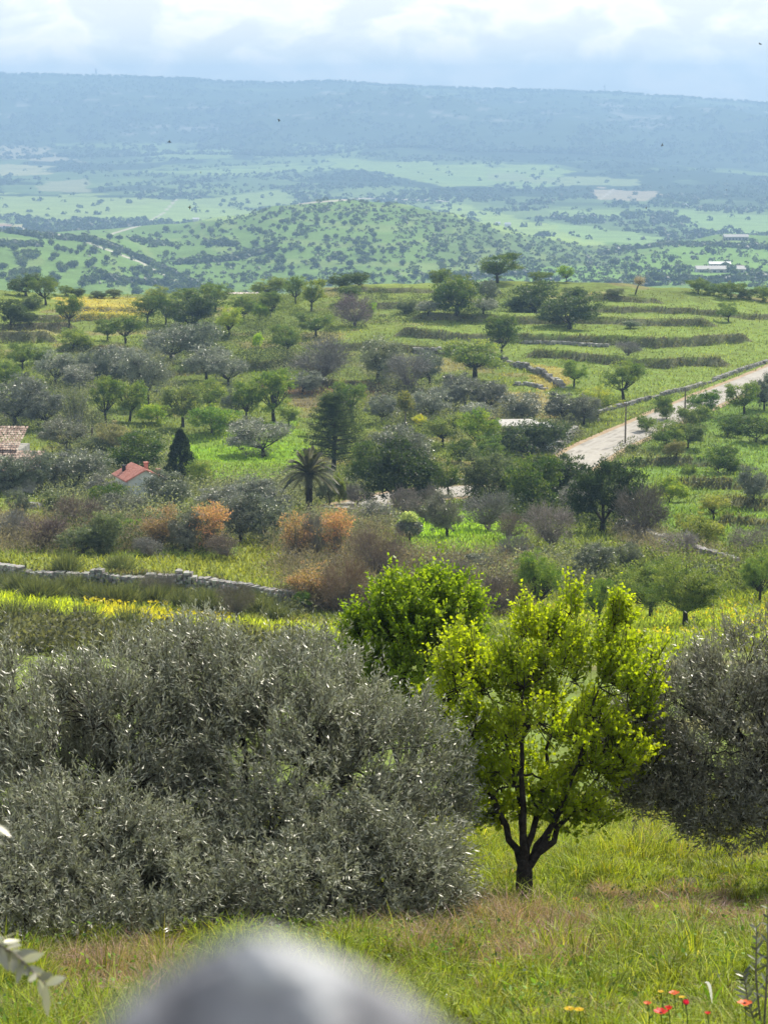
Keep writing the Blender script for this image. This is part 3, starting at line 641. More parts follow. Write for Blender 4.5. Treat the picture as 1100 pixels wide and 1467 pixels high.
YG = (0.24, 0.33, 0.04); BG = (0.19, 0.29, 0.04); DG = (0.075, 0.115, 0.03); MG = (0.12, 0.17, 0.045); GR = (0.19, 0.185, 0.165); PU = (0.24, 0.19, 0.19)
BR = (0.19, 0.155, 0.12); OR = (0.42, 0.25, 0.165); DO = (0.125, 0.15, 0.105)
T = [
# crest line and upper terraces
('carob', 38, 424, 38, 30, 'dark round tree on the crest at the left edge of the terraces', None),
('almond', 66, 437, 42, 38, 'mid green tree leaning against the dark tree on the left crest', MG),
('almond', 100, 468, 32, 42, 'lone round tree on a thin trunk between the left terraces', MG),
('carob', 16, 467, 38, 34, 'dark bushy tree on the left picture edge below the crest', None),
('carob', 46, 443, 28, 16, 'low dark bush under the mid green crest tree', None),
('carob', 43, 467, 20, 16, 'low dark bush beside the lone round tree on the left terraces', None),
('bush', 96, 424, 22, 13, 'small green bush at the left end of the yellow field', MG), ('carob', 113, 425, 20, 11, 'low dark bush on the crest behind the yellow field', None),
('carob', 140, 427, 22, 9, 'flat dark bush in the middle of the crest above the yellow field', None), ('carob', 163, 427, 22, 13, 'grey green bush on the crest above the right end of yellow field', DO),
('almond', 226, 436, 34, 28, 'pale green tree on the crest just right of the yellow field', (0.17, 0.21, 0.06)),
('almond', 212, 462, 36, 36, 'mid green tree beside the right end of the yellow field', MG), ('almond', 238, 466, 34, 40, 'darker green tree just behind the grey thicket right of yellow field', DG),
('carob', 275, 474, 58, 50, 'large dark dense tree between the yellow field and the yellow green tree', None), ('almond', 308, 446, 42, 38, 'tall green tree left of the distant pink roofed shed', MG),
('almond', 268, 440, 38, 26, 'green tree on the crest behind the large dark dense tree', MG), ('almond', 328, 484, 34, 42, 'bright yellow green tree amid darker ones under the distant shed', (0.30, 0.36, 0.06)),
('almond', 349, 459, 34, 32, 'green tree just below the distant pink roofed shed', MG), ('bush', 372, 458, 22, 24, 'small green bush right of the distant shed', BG),
('almond', 388, 456, 28, 36, 'slim green tree with forked trunk right of the distant shed', MG), ('almond', 388, 430, 46, 30, 'wide green tree on the crest right of the distant shed', (0.15, 0.19, 0.05)),
('almond', 424, 436, 26, 38, 'green tree with a straight dark trunk on the crest', MG), ('almond', 446, 446, 34, 45, 'sunlit yellowish green tree in the group on the crest', (0.20, 0.25, 0.05)),
('almond', 413, 510, 44, 44, 'round green tree with stout dark trunk in the middle of the slope', MG), ('almond', 452, 483, 46, 34, 'green tree with spreading branches below the crest group', MG),
('bush', 371, 498, 13, 22, 'tiny vivid yellow green bush among the trees below the shed', (0.28, 0.40, 0.03)), ('carob', 486, 414, 28, 20, 'left one of two dark round trees on the crest', DG),
('carob', 514, 411, 28, 18, 'right one of two dark round trees on the crest', DG), ('bare', 507, 467, 46, 40, 'purplish grey leafless tree under the two dark crest trees', PU),
('almond', 504, 432, 36, 22, 'small leaning tree behind the purplish grey leafless tree', MG), ('bush', 533, 452, 16, 20, 'small pale green shrub right of the purplish leafless tree', BG),
('carob', 579, 450, 25, 20, 'small round grey shrub on the upper meadow', DO), ('olive', 613, 452, 28, 19, 'low grey shrub left of the big dark clump on the upper terraces', None),
('almond', 633, 424, 32, 36, 'green tree standing on the crest left of the big dark clump', MG), ('carob', 655, 450, 62, 52, 'big dark clump of a tree with green top on the upper terraces', DG),
('olive', 698, 433, 28, 28, 'grey dark tree below the large crest tree', DO), ('olive', 692, 450, 32, 20, 'low grey olive right of the big dark clump', None),
('almond', 712, 405, 58, 40, 'largest tree on the crest, green with wide uneven crown', DG), ('bush', 773, 402, 26, 14, 'low green bush on the crest right of the largest crest tree', MG),
('almond', 811, 403, 20, 22, 'small fresh green tree alone on the crest', BG), ('carob', 766, 448, 72, 42, 'wide dark tree on the terraces below the largest crest tree', None),
('carob', 816, 471, 66, 42, 'wide dark round tree casting shade on the striped terraces', None), ('carob', 824, 434, 32, 22, 'small dark tree directly behind the wide dark round tree', None),
('carob', 884, 424, 24, 9, 'flat dark bush on the crest left of the blossoming tree', DO), ('bare', 899, 509, 34, 17, 'low leafless grey shrub alone on the striped terraces', GR),
('bush', 1000, 421, 28, 20, 'first green bush of the hedge on the right crest', MG), ('bush', 1022, 423, 26, 16, 'second green bush of the hedge on the right crest', MG),
('bush', 1046, 428, 34, 22, 'tallest green bush of the hedge on the right crest', MG), ('bush', 1073, 429, 30, 16, 'fourth green bush of the hedge on the right crest', DG), ('bush', 1094, 432, 28, 20, 'last green bush of the right crest hedge at the picture edge', MG),
('almond', 1043, 461, 28, 26, 'small green tree on the striped terraces near the right edge', MG), ('olive', 706, 517, 22, 10, 'tiny grey bush at the foot of the tall tree', None),
('olive', 903, 470, 22, 10, 'tiny grey green bush on the striped terraces', DG),
('almond', 718, 515, 48, 60, 'tall dense tree at the left end of the striped terraces', DG), ('almond', 680, 541, 92, 52, 'very wide pale green tree in front of the tall dense tree', (0.18, 0.235, 0.06)),
('almond', 822, 554, 36, 38, 'rounded green tree at the lower edge of the striped terraces', (0.16, 0.23, 0.05)), ('almond', 855, 598, 50, 50, 'yellow green tree by the stone wall above the road', (0.22, 0.26, 0.05)),
('almond', 892, 573, 56, 52, 'green tree with leaning trunk above the left utility pole', (0.15, 0.21, 0.05)), ('olive', 616, 552, 42, 46, 'dark grey round tree on a short trunk in the middle slope', DO),
('olive', 541, 546, 60, 60, 'pale grey green tree with a slender bent trunk', (0.17, 0.19, 0.11)), ('bare', 463, 548, 72, 58, 'broad grey leafless tree left of the bent trunk tree', GR),
('bare', 585, 560, 56, 46, 'grey twiggy bush behind the slim tall tree', GR), ('olive', 434, 564, 40, 30, 'small grey olive above the pine', None),
('almond', 393, 605, 66, 72, 'large fresh green tree with forked trunk on the central meadow', (0.165, 0.235, 0.045)), ('almond', 414, 609, 26, 24, 'tiny tree just right of the large forked green tree', MG),
('almond', 353, 606, 42, 58, 'green tree with a wide V shaped trunk on the meadow', (0.16, 0.22, 0.05)), ('almond', 262, 612, 58, 62, 'grey green tree with several stems left of the round bush', (0.15, 0.18, 0.07)),
('almond', 304, 590, 48, 50, 'green tree directly behind the round bright bush', (0.165, 0.215, 0.055)), ('olive', 337, 602, 30, 44, 'narrow dark olive between two green meadow trees', DO),
('bush', 303, 622, 62, 38, 'round bright green bush at the top of the central meadow', (0.15, 0.24, 0.04)), ('olive', 378, 654, 76, 50, 'broad silvery olive standing alone on the central meadow', (0.175, 0.185, 0.145)),
('olive', 327, 553, 50, 42, 'silvery olive with visible trunk above the meadow trees', None), ('olive', 296, 546, 52, 46, 'grey olive left of the silvery olive with visible trunk', None),
('olive', 212, 580, 54, 72, 'tall grey olive with slender trunk left of the meadow', None), ('olive', 190, 552, 58, 44, 'grey olive behind the tall slender trunked one', None),
('olive', 113, 558, 48, 34, 'rounded pale olive in front of the left olive thicket', (0.19, 0.20, 0.16)), ('olive', 80, 552, 46, 44, 'grey olive at the left end of the olive thicket', None),
('olive', 141, 550, 44, 44, 'dark grey olive in the middle of the left thicket', DO), ('olive', 168, 540, 56, 40, 'grey olive at the back of the left thicket', None),
('olive', 245, 520, 62, 50, 'grey olive high in the thicket below the large dark dense tree', None), ('olive', 296, 518, 56, 50, 'grey dark tree beneath the yellow green tree', DO),
('almond', 33, 529, 36, 36, 'green tree with a dark upright trunk near the left edge', MG), ('bush', 10, 556, 38, 34, 'green bushy tree cut by the left edge above the olives', MG),
('almond', 152, 607, 42, 64, 'green tree with a straight bare trunk right of pale stems', MG), ('almond', 186, 604, 46, 60, 'loose green tree next to the straight trunked one', (0.15, 0.20, 0.05)),
('olive', 22, 612, 76, 66, 'large grey olive at the left edge above the old tiled roof', (0.165, 0.18, 0.145)), ('olive', 66, 614, 48, 48, 'grey olive above the tiled roof, left of the pale stems', (0.16, 0.175, 0.14)),
('bush', 226, 606, 48, 28, 'low yellow green bush under the tall grey olive', YG), ('bush', 105, 500, 44, 30, 'yellow green bush below the left terraces', (0.19, 0.24, 0.06)),
('almond', 180, 492, 42, 38, 'green tree on the lower left terraces', MG), ('almond', 155, 488, 32, 30, 'smaller green tree left of its twin on the lower terraces', MG), ('bush', 60, 522, 44, 22, 'low green bush on the left slope near the lone trunk', MG),
('olive', 96, 648, 54, 44, 'brownish olive right of the old tiled roof', (0.15, 0.155, 0.11)), ('carob', 135, 656, 40, 26, 'low dark bush below the wooden post', DO),
('bush', 168, 655, 50, 46, 'olive brown bushy tree up behind the red roofed house', (0.19, 0.18, 0.12)), ('carob', 203, 680, 84, 56, 'dark spotted tree directly behind the red roofed house', DG),
('olive', 15, 706, 56, 54, 'dark olive below the tiled roof at the left edge', DO), ('olive', 50, 704, 48, 52, 'dark olive with twin trunks below the tiled roof', DO), ('olive', 110, 702, 80, 52, 'wide olive left of the red roofed house', (0.14, 0.155, 0.115)),
('olive', 82, 698, 30, 34, 'brownish small olive between two wider ones left of the house', (0.16, 0.15, 0.12)),
('carob', 74, 739, 32, 34, 'compact dark round bush in the lower left meadow', DO), ('olive', 28, 750, 30, 50, 'thin young olive with a forked trunk in the lower left meadow', (0.13, 0.15, 0.11)),
('carob', 152, 738, 52, 44, 'dark green bush below and left of the red roofed house', DG), ('olive', 158, 722, 50, 40, 'pale twiggy olive against the left wall of the house', (0.18, 0.18, 0.15)),
('olive', 246, 732, 66, 54, 'large olive hiding the right side of the red roofed house', (0.13, 0.15, 0.10)), ('olive', 184, 752, 54, 44, 'grey green olive below the red roofed house', (0.17, 0.18, 0.13)),
('bare', 116, 764, 58, 50, 'leafless brown bush in the left hedge row', BR), ('bare', 14, 782, 48, 44, 'grey brown bush at the left end of the hedge row', GR), ('bare', 60, 788, 66, 40, 'low reddish brown bush in the hedge row near the left edge', (0.17, 0.13, 0.115)),
('carob', 120, 794, 58, 40, 'dark green bush in the bottom of the left hedge row', DO), ('carob', 156, 795, 48, 60, 'dark upright bush beside the light green one in the hedge row', DO),
('bush', 180, 776, 54, 36, 'light green leafy bush in the left hedge row', (0.14, 0.24, 0.03)), ('autumn', 230, 790, 62, 68, 'brown and orange speckled bush in the left hedge row', (0.30, 0.21, 0.15)),
('autumn', 297, 792, 58, 72, 'orange leaved tree at the right end of the left hedge row', OR), ('olive', 266, 792, 48, 56, 'grey green bush between the speckled and the orange tree', (0.14, 0.15, 0.12)),
('bare', 215, 798, 44, 24, 'low grey thorny bush at the foot of the speckled bush', GR), ('bare', 325, 800, 50, 30, 'low grey brush right of the orange leaved tree', BR),
('olive', 345, 778, 60, 60, 'grey olive right of the orange leaved tree', (0.15, 0.165, 0.12)), ('olive', 318, 742, 58, 40, 'grey olive bush above the orange leaved tree', (0.16, 0.17, 0.14)), ('olive', 378, 778, 60, 64, 'dark olive left of the palm', DO),
('olive', 365, 730, 62, 44, 'grey olive left of the palm crown', (0.15, 0.165, 0.13)), ('olive', 402, 742, 46, 40, 'grey olive tucked behind the palm trunk', (0.15, 0.16, 0.13)), ('bush', 290, 700, 40, 40, 'sparse yellowish bush at the lower end of the central meadow', (0.20, 0.25, 0.07)),
('almond', 503, 597, 46, 50, 'rounded green tree rising behind the pine', (0.13, 0.19, 0.045)), ('olive', 547, 607, 40, 38, 'grey olive with leaning trunk right of the pine', None),
('bush', 602, 614, 20, 18, 'vivid yellow bush near the slim tall tree', (0.42, 0.42, 0.05)), ('olive', 616, 604, 52, 42, 'grey olive right of the slim tall tree', None), ('almond', 634, 640, 54, 44, 'low pale green tree left of the bright rounded tree', (0.17, 0.21, 0.07)),
('almond', 686, 652, 52, 62, 'bright rounded tree left of the flat roofed building', (0.20, 0.28, 0.045)), ('almond', 704, 672, 40, 46, 'mid green tree just below the bright rounded one', (0.12, 0.18, 0.05)), ('bush', 660, 664, 40, 34, 'dark green bush below the low pale tree', DG),
('carob', 568, 728, 90, 92, 'huge dark dense tree in the valley bottom right of the pine', (0.036, 0.055, 0.026)), ('olive', 572, 674, 76, 60, 'greyish upper tree behind the huge dark dense tree', (0.13, 0.145, 0.10)), ('carob', 530, 700, 50, 60, 'dark tree wedged between the pine and the huge dark tree', DG),
('almond', 642, 711, 40, 56, 'thin dark tree standing against the lower road', DG), ('carob', 702, 722, 66, 66, 'dark twiggy tree at the right end of the lower road', DO),
('olive', 667, 586, 48, 48, 'left olive of the group under the very wide pale tree', (0.14, 0.15, 0.12)), ('olive', 702, 590, 42, 40, 'right olive of the group under the very wide pale tree', (0.14, 0.15, 0.12)), ('olive', 640, 586, 46, 36, 'low olive at the left of the group near the slim tree', None),
('olive', 682, 603, 46, 26, 'low flat olive above the bright rounded tree', None), ('olive', 747, 604, 58, 38, 'olive above the flat roofed building', (0.13, 0.145, 0.105)), ('olive', 806, 606, 50, 40, 'olive by the roadside wall right of the flat roofed building', (0.13, 0.145, 0.105)), ('olive', 836, 608, 40, 40, 'olive touching the yellow green tree by the roadside wall', (0.14, 0.15, 0.11)),
('carob', 757, 660, 82, 58, 'dark leafy tree in front of the flat roofed building', (0.06, 0.085, 0.045)), ('carob', 758, 737, 74, 80, 'dark tree left of centre in the dark grove below the road', DG), ('carob', 800, 726, 76, 72, 'dark tree where the upper road disappears', (0.055, 0.08, 0.04)),
('carob', 725, 700, 50, 50, 'dark green tree at the left of the dark grove', DG), ('carob', 862, 762, 78, 92, 'tall dark solid tree at the right end of the dark grove', (0.034, 0.055, 0.028)), ('olive', 820, 745, 46, 50, 'grey tree in front of the tall dark solid tree', GR),
('bare', 698, 760, 66, 50, 'grey leafless bush at the top edge of the vivid green field', GR), ('bare', 730, 773, 46, 32, 'low brown leafless bush right of the vivid green field', BR), ('bare', 788, 788, 62, 62, 'pale leafless tree below the dark grove', (0.24, 0.21, 0.19)),
('bare', 918, 774, 64, 72, 'dense grey brown bush right of the tall dark solid tree', (0.15, 0.135, 0.11)),
('bare', 740, 812, 50, 44, 'grey bush left of the pale leafless tree', GR),
('bush', 1000, 790, 60, 50, 'tangled yellow green tree on the fallen brush by the right wall', (0.22, 0.25, 0.07)), ('almond', 1022, 745, 44, 34, 'yellowish small tree on the right terraces above the brush', (0.26, 0.27, 0.07)), ('bare', 972, 800, 50, 34, 'heap of pale dead branches against the right wall', (0.28, 0.26, 0.23)),
('bare', 1075, 792, 66, 32, 'low grey bush at the right edge above the wall', (0.19, 0.175, 0.14)), ('olive', 1079, 720, 38, 50, 'grey round olive alone near the right edge', (0.15, 0.17, 0.14)), ('almond', 986, 686, 20, 24, 'tiny sapling in the middle of the right meadow', MG),
('bush', 1028, 677, 50, 38, 'rounded dark green bush on the right meadow', DG), ('almond', 953, 643, 48, 44, 'many branched green tree below the right pole', (0.13, 0.18, 0.05)), ('almond', 985, 642, 42, 36, 'dull green tree touching the many branched one', (0.11, 0.15, 0.06)), ('bush', 926, 619, 26, 24, 'small round bush by the road at the left pole', MG),
('bush', 968, 658, 30, 22, 'low reddish green bush under the many branched tree', (0.16, 0.15, 0.07)), ('bush', 954, 602, 30, 34, 'upright bush at the road edge between the two poles', MG), ('bush', 990, 609, 44, 30, 'spreading bush at the foot of the right pole', (0.15, 0.20, 0.06)), ('bush', 1012, 595, 38, 32, 'dense round bush against the road right of the right pole', (0.10, 0.17, 0.035)),
('almond', 1065, 594, 44, 48, 'dark trunked green tree near the road at the right edge', (0.14, 0.19, 0.05)), ('olive', 1094, 588, 36, 50, 'greyish tree cut by the right edge below the road', DO), ('bush', 1042, 626, 38, 28, 'small grey green bush in the right meadow', DG), ('bush', 1082, 634, 54, 36, 'wide dark bush at the right edge of the right meadow', DG), ('bush', 905, 648, 16, 12, 'tiny dark bush at the base of the left pole', DG),
('bush', 958, 720, 44, 36, 'yellow green bush left on the right terraces', (0.22, 0.28, 0.05)),
('bare', 582, 740, 42, 40, 'left leafless small tree under the lower road', (0.20, 0.175, 0.16)), ('bare', 612, 749, 48, 46, 'right leafless small tree with leaning trunk under the lower road', (0.20, 0.175, 0.16)), ('olive', 641, 768, 50, 60, 'thin greyish tree on the vivid green field', (0.15, 0.15, 0.11)),
('olive', 538, 754, 54, 36, 'silvery low bush beside the stony track', (0.19, 0.195, 0.16)), ('autumn', 425, 802, 52, 72, 'orange leaved bush below the palm, left of its twin', (0.36, 0.235, 0.16)), ('autumn', 478, 802, 54, 74, 'orange leaved bush below the palm, brighter right hand twin', OR),
('bare', 452, 802, 36, 62, 'grey twigs standing between the two orange bushes', GR), ('bare', 425, 800, 40, 26, 'dark twig mass at the foot of the left orange bush', BR),
('olive', 472, 724, 30, 34, 'small dark rounded bush right of the palm trunk', DG), ('bush', 487, 724, 16, 48, 'narrow yellow green ivy column right of the palm', (0.22, 0.26, 0.07)), ('bare', 512, 724, 44, 30, 'grey bramble mound beside the dark tree by the track', GR),
]
T2 = [   # nearer, finer ones
('almond', 772, 882, 84, 104, 'light green tree with dark trunk on the yellow meadow', (0.15, 0.22, 0.045), 'almond_fine'), ('almond', 932, 884, 104, 86, 'left of the two spreading almond trees above the flowering meadow', (0.14, 0.185, 0.055), 'almond_fine'),
('almond', 980, 898, 138, 108, 'largest spreading almond tree with arching dark trunk on flowering meadow', (0.145, 0.19, 0.055), 'almond_fine'), ('almond', 1088, 864, 70, 82, 'almond tree cut by the right edge on the flowering meadow', (0.13, 0.19, 0.05), 'almond_fine'),
('bush', 857, 893, 62, 72, 'compact green bush left of the two spreading almond trees', (0.13, 0.2, 0.04), 'almond_fine'), ('olive', 852, 836, 66, 60, 'grey green olive behind the compact green bush', (0.13, 0.15, 0.10), 'olive'),
('olive', 900, 824, 50, 50, 'olive right behind the left spreading almond', (0.14, 0.16, 0.10), 'olive'),
('bare', 545, 832, 90, 84, 'large bush of reddish brown bare stems left of the vivid field', (0.16, 0.12, 0.095), 'bare_fine'), ('bare', 490, 880, 90, 86, 'brown bare bush in front of the orange bushes', (0.19, 0.13, 0.09), 'bare_fine'),
('autumn', 440, 862, 84, 64, 'low orange and brown bush at the right end of the stone wall', (0.38, 0.25, 0.14), 'autumn'), ('bush', 432, 878, 34, 36, 'leafy green bush at the right end of the stone wall', (0.11, 0.2, 0.03), 'almond_fine'),
('bare', 650, 855, 90, 56, 'grey brown bare thicket below the vivid green field', (0.17, 0.145, 0.125), 'bare_fine'), ('bare', 715, 880, 90, 62, 'brown bare thicket left of the light green tree', (0.15, 0.12, 0.10), 'bare_fine'),
('bare', 600, 880, 80, 56, 'bare thicket just above the fresh green crown', (0.16, 0.135, 0.11), 'bare_fine'), ('olive', 690, 828, 54, 36, 'dark low shrub at the bottom of the vivid field', DO, 'olive'),
('bare', 225, 862, 62, 50, 'grey twiggy bush leaning over the left stone wall', (0.17, 0.155, 0.12), 'bare_fine'), ('bare', 340, 884, 66, 54, 'brownish twiggy bush below the left stone wall', (0.16, 0.14, 0.11), 'bare_fine'),
('bush', 1015, 836, 50, 30, 'low bush at the end of the right stone wall', (0.13, 0.16, 0.08), 'olive')]
for t in T:
    kind, x, yb, wp, hp, lab, colr = t
    cat = {'bush': 'bush', 'bare': 'bush'}.get(kind, 'tree')
    if 'tree' in lab.split(' ')[0:6] and kind in ('bare', 'bush'): cat = 'tree'
    if 'bush' in lab.split(' ')[0:6] and kind in ('carob', 'olive', 'autumn'): cat = 'bush'
    nm = None
    if kind in ('almond', 'carob') and cat == 'tree': nm = 'green_tree' if kind == 'almond' else 'dense_tree'
    if cat == 'bush': nm = 'bush'
    if cat == 'tree' and kind in ('bare',): nm = 'leafless_tree'
    if cat == 'tree' and kind == 'bush': nm = 'green_tree'
    place(kind, x, yb, wp * 1.28, hp * 1.12, lab, colr, cat=cat, name=nm)
for kind, x, yb, wp, hp, lab, colr, mk in T2:
    place(kind, x, yb, wp, hp, lab, colr, cat='bush' if kind in ('bush', 'bare') or ' bush' in lab else 'tree', mesh=mk, name={'bare': 'bush', 'bush': 'bush', 'autumn': 'bush'}.get(kind))

# ------------------------------------------------------------------ special plants of the middle ground
def special(name, label, cat, x, yb, parts, rz=0.0, group=None, **k):
    X, Y, Zg = hit1(x, yb, y0=60, y1=375)
    root = link(name, None, loc=(X, Y, Zg), rz=rz); root.empty_display_size = 0.2
    tag(root, label, cat, group)
    for nm, me, col in parts(Y / F): link(nm, me, root, color=col)
    return root

def pine(px):
    g = np.random.default_rng(3); H = 108 * px; W = 50 * px
    mb = MB(); mb.tube([(0, 0, -0.2), (0.1, 0, H * 0.4), (0, 0.05, H * 0.92)], [0.24, 0.17, 0.05], 8)
    Ps, Ds = [], []; vs = []
    for i in range(64):
        t = 0.14 + 0.86 * (i / 63.0) ** 0.9; z = H * t
        rr = W * (1.02 - 0.75 * max(0, (t - 0.35) / 0.65) ** 1.6) * g.uniform(0.7, 1.08) * (0.75 if t < 0.2 else 1)
        a = i * 2.4 + g.uniform(-0.3, 0.3); d = np.array([math.cos(a), math.sin(a), 0.12])
        e = np.array([0, 0, z]) + d * rr
        pl = bez(np.array([0, 0, z - 0.15]), np.array([0, 0, z]) + d * rr * 0.5 + [0, 0, -0.12], e, 6)
        mb.tube(pl, np.linspace(0.06, 0.015, 6), 4)
        for s in np.linspace(0.35, 1.0, 9):
            p = pl[int(s * 5)] + g.normal(size=3) * [0.24, 0.24, 0.08]
            m = 30; q = p + g.normal(size=(m, 3)) * [0.2, 0.2, 0.1]
            Ps.append(q); Ds.append(unit(g.normal(size=(m, 3)) * 0.6 + d * 0.6 + [0, 0, 0.7])); vs.append(np.clip(g.random() * 0.5 + g.random(m) * 0.5, 0, 1))
    P = np.vstack(Ps); D = np.vstack(Ds); v = np.concatenate(vs)
    V, Q = leaves(P, D, unit(g.normal(size=P.shape)), 0.22, 0.06)
    return [('trunk', mb.mesh('pine_trunk', M['bark'], True), None), ('crown', mesh_np('pine_crown', V, [Q], M['leaf'], attrs=np.repeat(v, 4)), (0.055, 0.08, 0.04))]
special('pine_tree', 'large dark pine with layered branches in the valley centre', 'tree', 478, 672, pine)

def cypress(px, H=78, W=17, seed=4):
    g = np.random.default_rng(seed); H *= px; W *= px; n = 9000
    t = g.random(n) ** 0.8; a = g.uniform(0, 6.28, n); lump = 1 + 0.22 * np.sin(a * 3 + t * 17) + 0.16 * np.sin(a * 5 - t * 31)
    r = W * (1 - t ** 1.5) ** 0.8 * lump * (0.6 + 0.4 * g.random(n) ** 0.4) + 0.04
    P = np.stack([np.cos(a) * r, np.sin(a) * r, 0.1 + t * H * 0.97], 1)
    D = unit(np.stack([np.cos(a) * 0.5, np.sin(a) * 0.5, np.ones(n)], 1) + g.normal(size=(n, 3)) * 0.35)
    V, Q = leaves(P, D, unit(g.normal(size=(n, 3))), 0.22, 0.09)
    mb = MB(); mb.tube([(0, 0, -0.2), (0, 0, H * 0.5)], [0.16, 0.06], 6)
    return [('trunk', mb.mesh('cypress_trunk', M['bark'], True), None), ('crown', mesh_np('cypress_crown', V, [Q], M['leaf'], attrs=np.repeat(g.random(n), 4)), (0.035, 0.055, 0.03))]
special('cypress_tree', 'dark cone shaped cypress just right of the red roofed house', 'tree', 260, 694, lambda p: cypress(p, 80, 21))

def slim(px):
    g = np.random.default_rng(8); H = 66 * px; mb = MB()
    mb.tube([(0, 0, -0.2), (0.05, 0, H * 0.5), (-0.05, 0, H * 0.8)], [0.12, 0.09, 0.04], 6)
    n = 2600; k = g.integers(0, 46, n); C = unit(g.normal(size=(46, 3))) * g.uniform(0.3, 1, (46, 1)) * [0.95, 0.95, 1.2] + [0, 0, H * 0.72]
    P = C[k] + g.normal(size=(n, 3)) * 0.17
    for i in range(14): mb.tube(bez(np.array([0, 0, H * 0.5]), (C[i] + [0, 0, H * 0.5]) / 2, C[i], 4), [0.05, 0.04, 0.03, 0.01], 4)
    V, Q = leaves(P, unit(g.normal(size=(n, 3))), unit(g.normal(size=(n, 3))), 0.19, 0.1)
    return [('trunk', mb.mesh('slim_trunk', M['bark_grey'], True), None), ('crown', mesh_np('slim_crown', V, [Q], M['leaf'], attrs=np.repeat(g.random(n), 4)), (0.21, 0.22, 0.08))]
special('slim_tree', 'slim tall tree with a bare pale trunk right of the pine', 'tree', 580, 622, slim)

def palm(px):
    g = np.random.default_rng(5); H = 58 * px; mb = MB(); Rr = 46 * px
    zz = np.linspace(-0.2, H, 14); mb.tube(np.stack([0 * zz, 0 * zz, zz], 1), 0.24 + 0.05 * (np.arange(14) % 2) + np.where(zz > H * 0.85, 0.1, 0), 9)
    out = [('trunk', mb.mesh('palm_trunk', M['bark'], True), None)]
    fr = []
    for i in range(54):
        a = i * 2.39996; el = math.radians(82 - 92 * (i / 53.0) ** 0.85 + g.uniform(-5, 5)); Ln = Rr * g.uniform(0.85, 1.05)
        d = np.array([math.cos(a) * math.cos(el), math.sin(a) * math.cos(el), math.sin(el)])
        p0 = np.array([0, 0, H]); p1 = p0 + d * Ln * 0.6; p2 = p0 + d * Ln + np.array([0, 0, -0.36 * Ln * (0.4 + math.cos(el))])
        pl = bez(p0, p1, p2, 12); f = MB(); f.tube(pl, np.linspace(0.035, 0.008, 12), 3, a=0.2)
        tt = np.linspace(0.12, 1, 44); ip = np.stack([np.interp(tt, np.linspace(0, 1, 12), pl[:, q]) for q in range(3)], 1)
        tan = unit(np.gradient(ip, axis=0)); side = unit(np.cross(tan, [0, 0, 1.0]))
        for s in (-1, 1):
            D = unit(tan * 0.75 + side * s * 0.8 + np.array([0, 0, 0.15])) ; LL = 0.58 * np.sin(np.clip(tt, 0.1, 0.95) * 2.6) + 0.12
            V, Q = leaves(ip, D, np.tile([0, 0, 1.0], (len(tt), 1)), LL, 0.05); f.add(V, Q, a=g.uniform(0.2, 0.9))
        fr.append(('frond', f.mesh('palm_frond', M['leaf']), (0.13, 0.13, 0.085)))
    return out + fr
special('palm_tree', 'date palm with arching dry fronds in the valley centre', 'palm', 443, 735, palm)

def pale_stems(px):
    g = np.random.default_rng(11); mb = MB(); n = 26; Ps = []
    for i in range(n):
        a = g.uniform(0, 6.28); b = np.array([math.cos(a), math.sin(a), 0]) * g.uniform(0.1, 1.0); e = b * g.uniform(1.6, 2.4) + [0, 0, g.uniform(2.2, 4.0)]
        mb.tube(bez(b - [0, 0, 0.1], b + [0, 0, 1.2], e, 6), np.linspace(0.06, 0.02, 6), 4)
        m = 150; t = g.random(m)[:, None]; Ps.append(b + (e - b) * (0.55 + 0.55 * t) + g.normal(size=(m, 3)) * 0.3)
    P = np.vstack(Ps); V, Q = leaves(P, unit(g.normal(size=P.shape) + [0, 0, 0.5]), unit(g.normal(size=P.shape)), 0.2, 0.07)
    return [('trunk', mb.mesh('stems', rough_mat('pale_stems', (0.3, 0.28, 0.26), (0.5, 0.48, 0.45), 5), True), None), ('crown', mesh_np('stems_crown', V, [Q], M['leaf'], attrs=np.repeat(g.random(len(P)), 4)), (0.15, 0.17, 0.12))]
special('pale_stemmed_tree', 'thicket tree of many pale bare stems above the wooden post', 'tree', 108, 612, pale_stems)

def blossom(px):
    g = np.random.default_rng(12); W = 17 * px * 1.2; H = 44 * px; mb = MB()
    mb.tube([(0, 0, -0.2), (0.03, 0, H * 0.3)], [0.1, 0.07], 6)
    n = 5200; d = unit(g.normal(size=(n, 3))); P = d * (0.55 + 0.45 * g.random((n, 1))) * [W, W, H * 0.3] + [0, 0, H * 0.52]
    m = 1500; P2 = unit(g.normal(size=(m, 3))) * g.random((m, 1)) ** 0.5 * [W * 0.62, W * 0.62, H * 0.22] + [0, 0, H * 0.82]
    V, Q = leaves(P, unit(g.normal(size=P.shape)), unit(g.normal(size=P.shape)), 0.15, 0.05)
    V2, Q2 = leaves(P2, unit(g.normal(size=P2.shape) + [0, 0, 1]), unit(g.normal(size=P2.shape)), 0.16, 0.09)
    for i in range(10): mb.tube(bez(np.array([0, 0, H * 0.28]), (P[i] + [0, 0, H * 0.3]) / 2, P[i], 4), [0.05, 0.04, 0.03, 0.01], 4)
    return [('trunk', mb.mesh('pt', M['bark'], True), None), ('crown', mesh_np('pc', V, [Q], M['leaf_olive'], attrs=np.repeat(g.random(n), 4)), (0.16, 0.175, 0.14)),
            ('blossom', mesh_np('pb', V2, [Q2], M['leaf'], attrs=np.repeat(g.random(m), 4)), (0.5, 0.55, 0.30))]
special('blossoming_tree', 'small round grey tree with creamy white top on the vivid green field', 'tree', 586, 778, blossom)

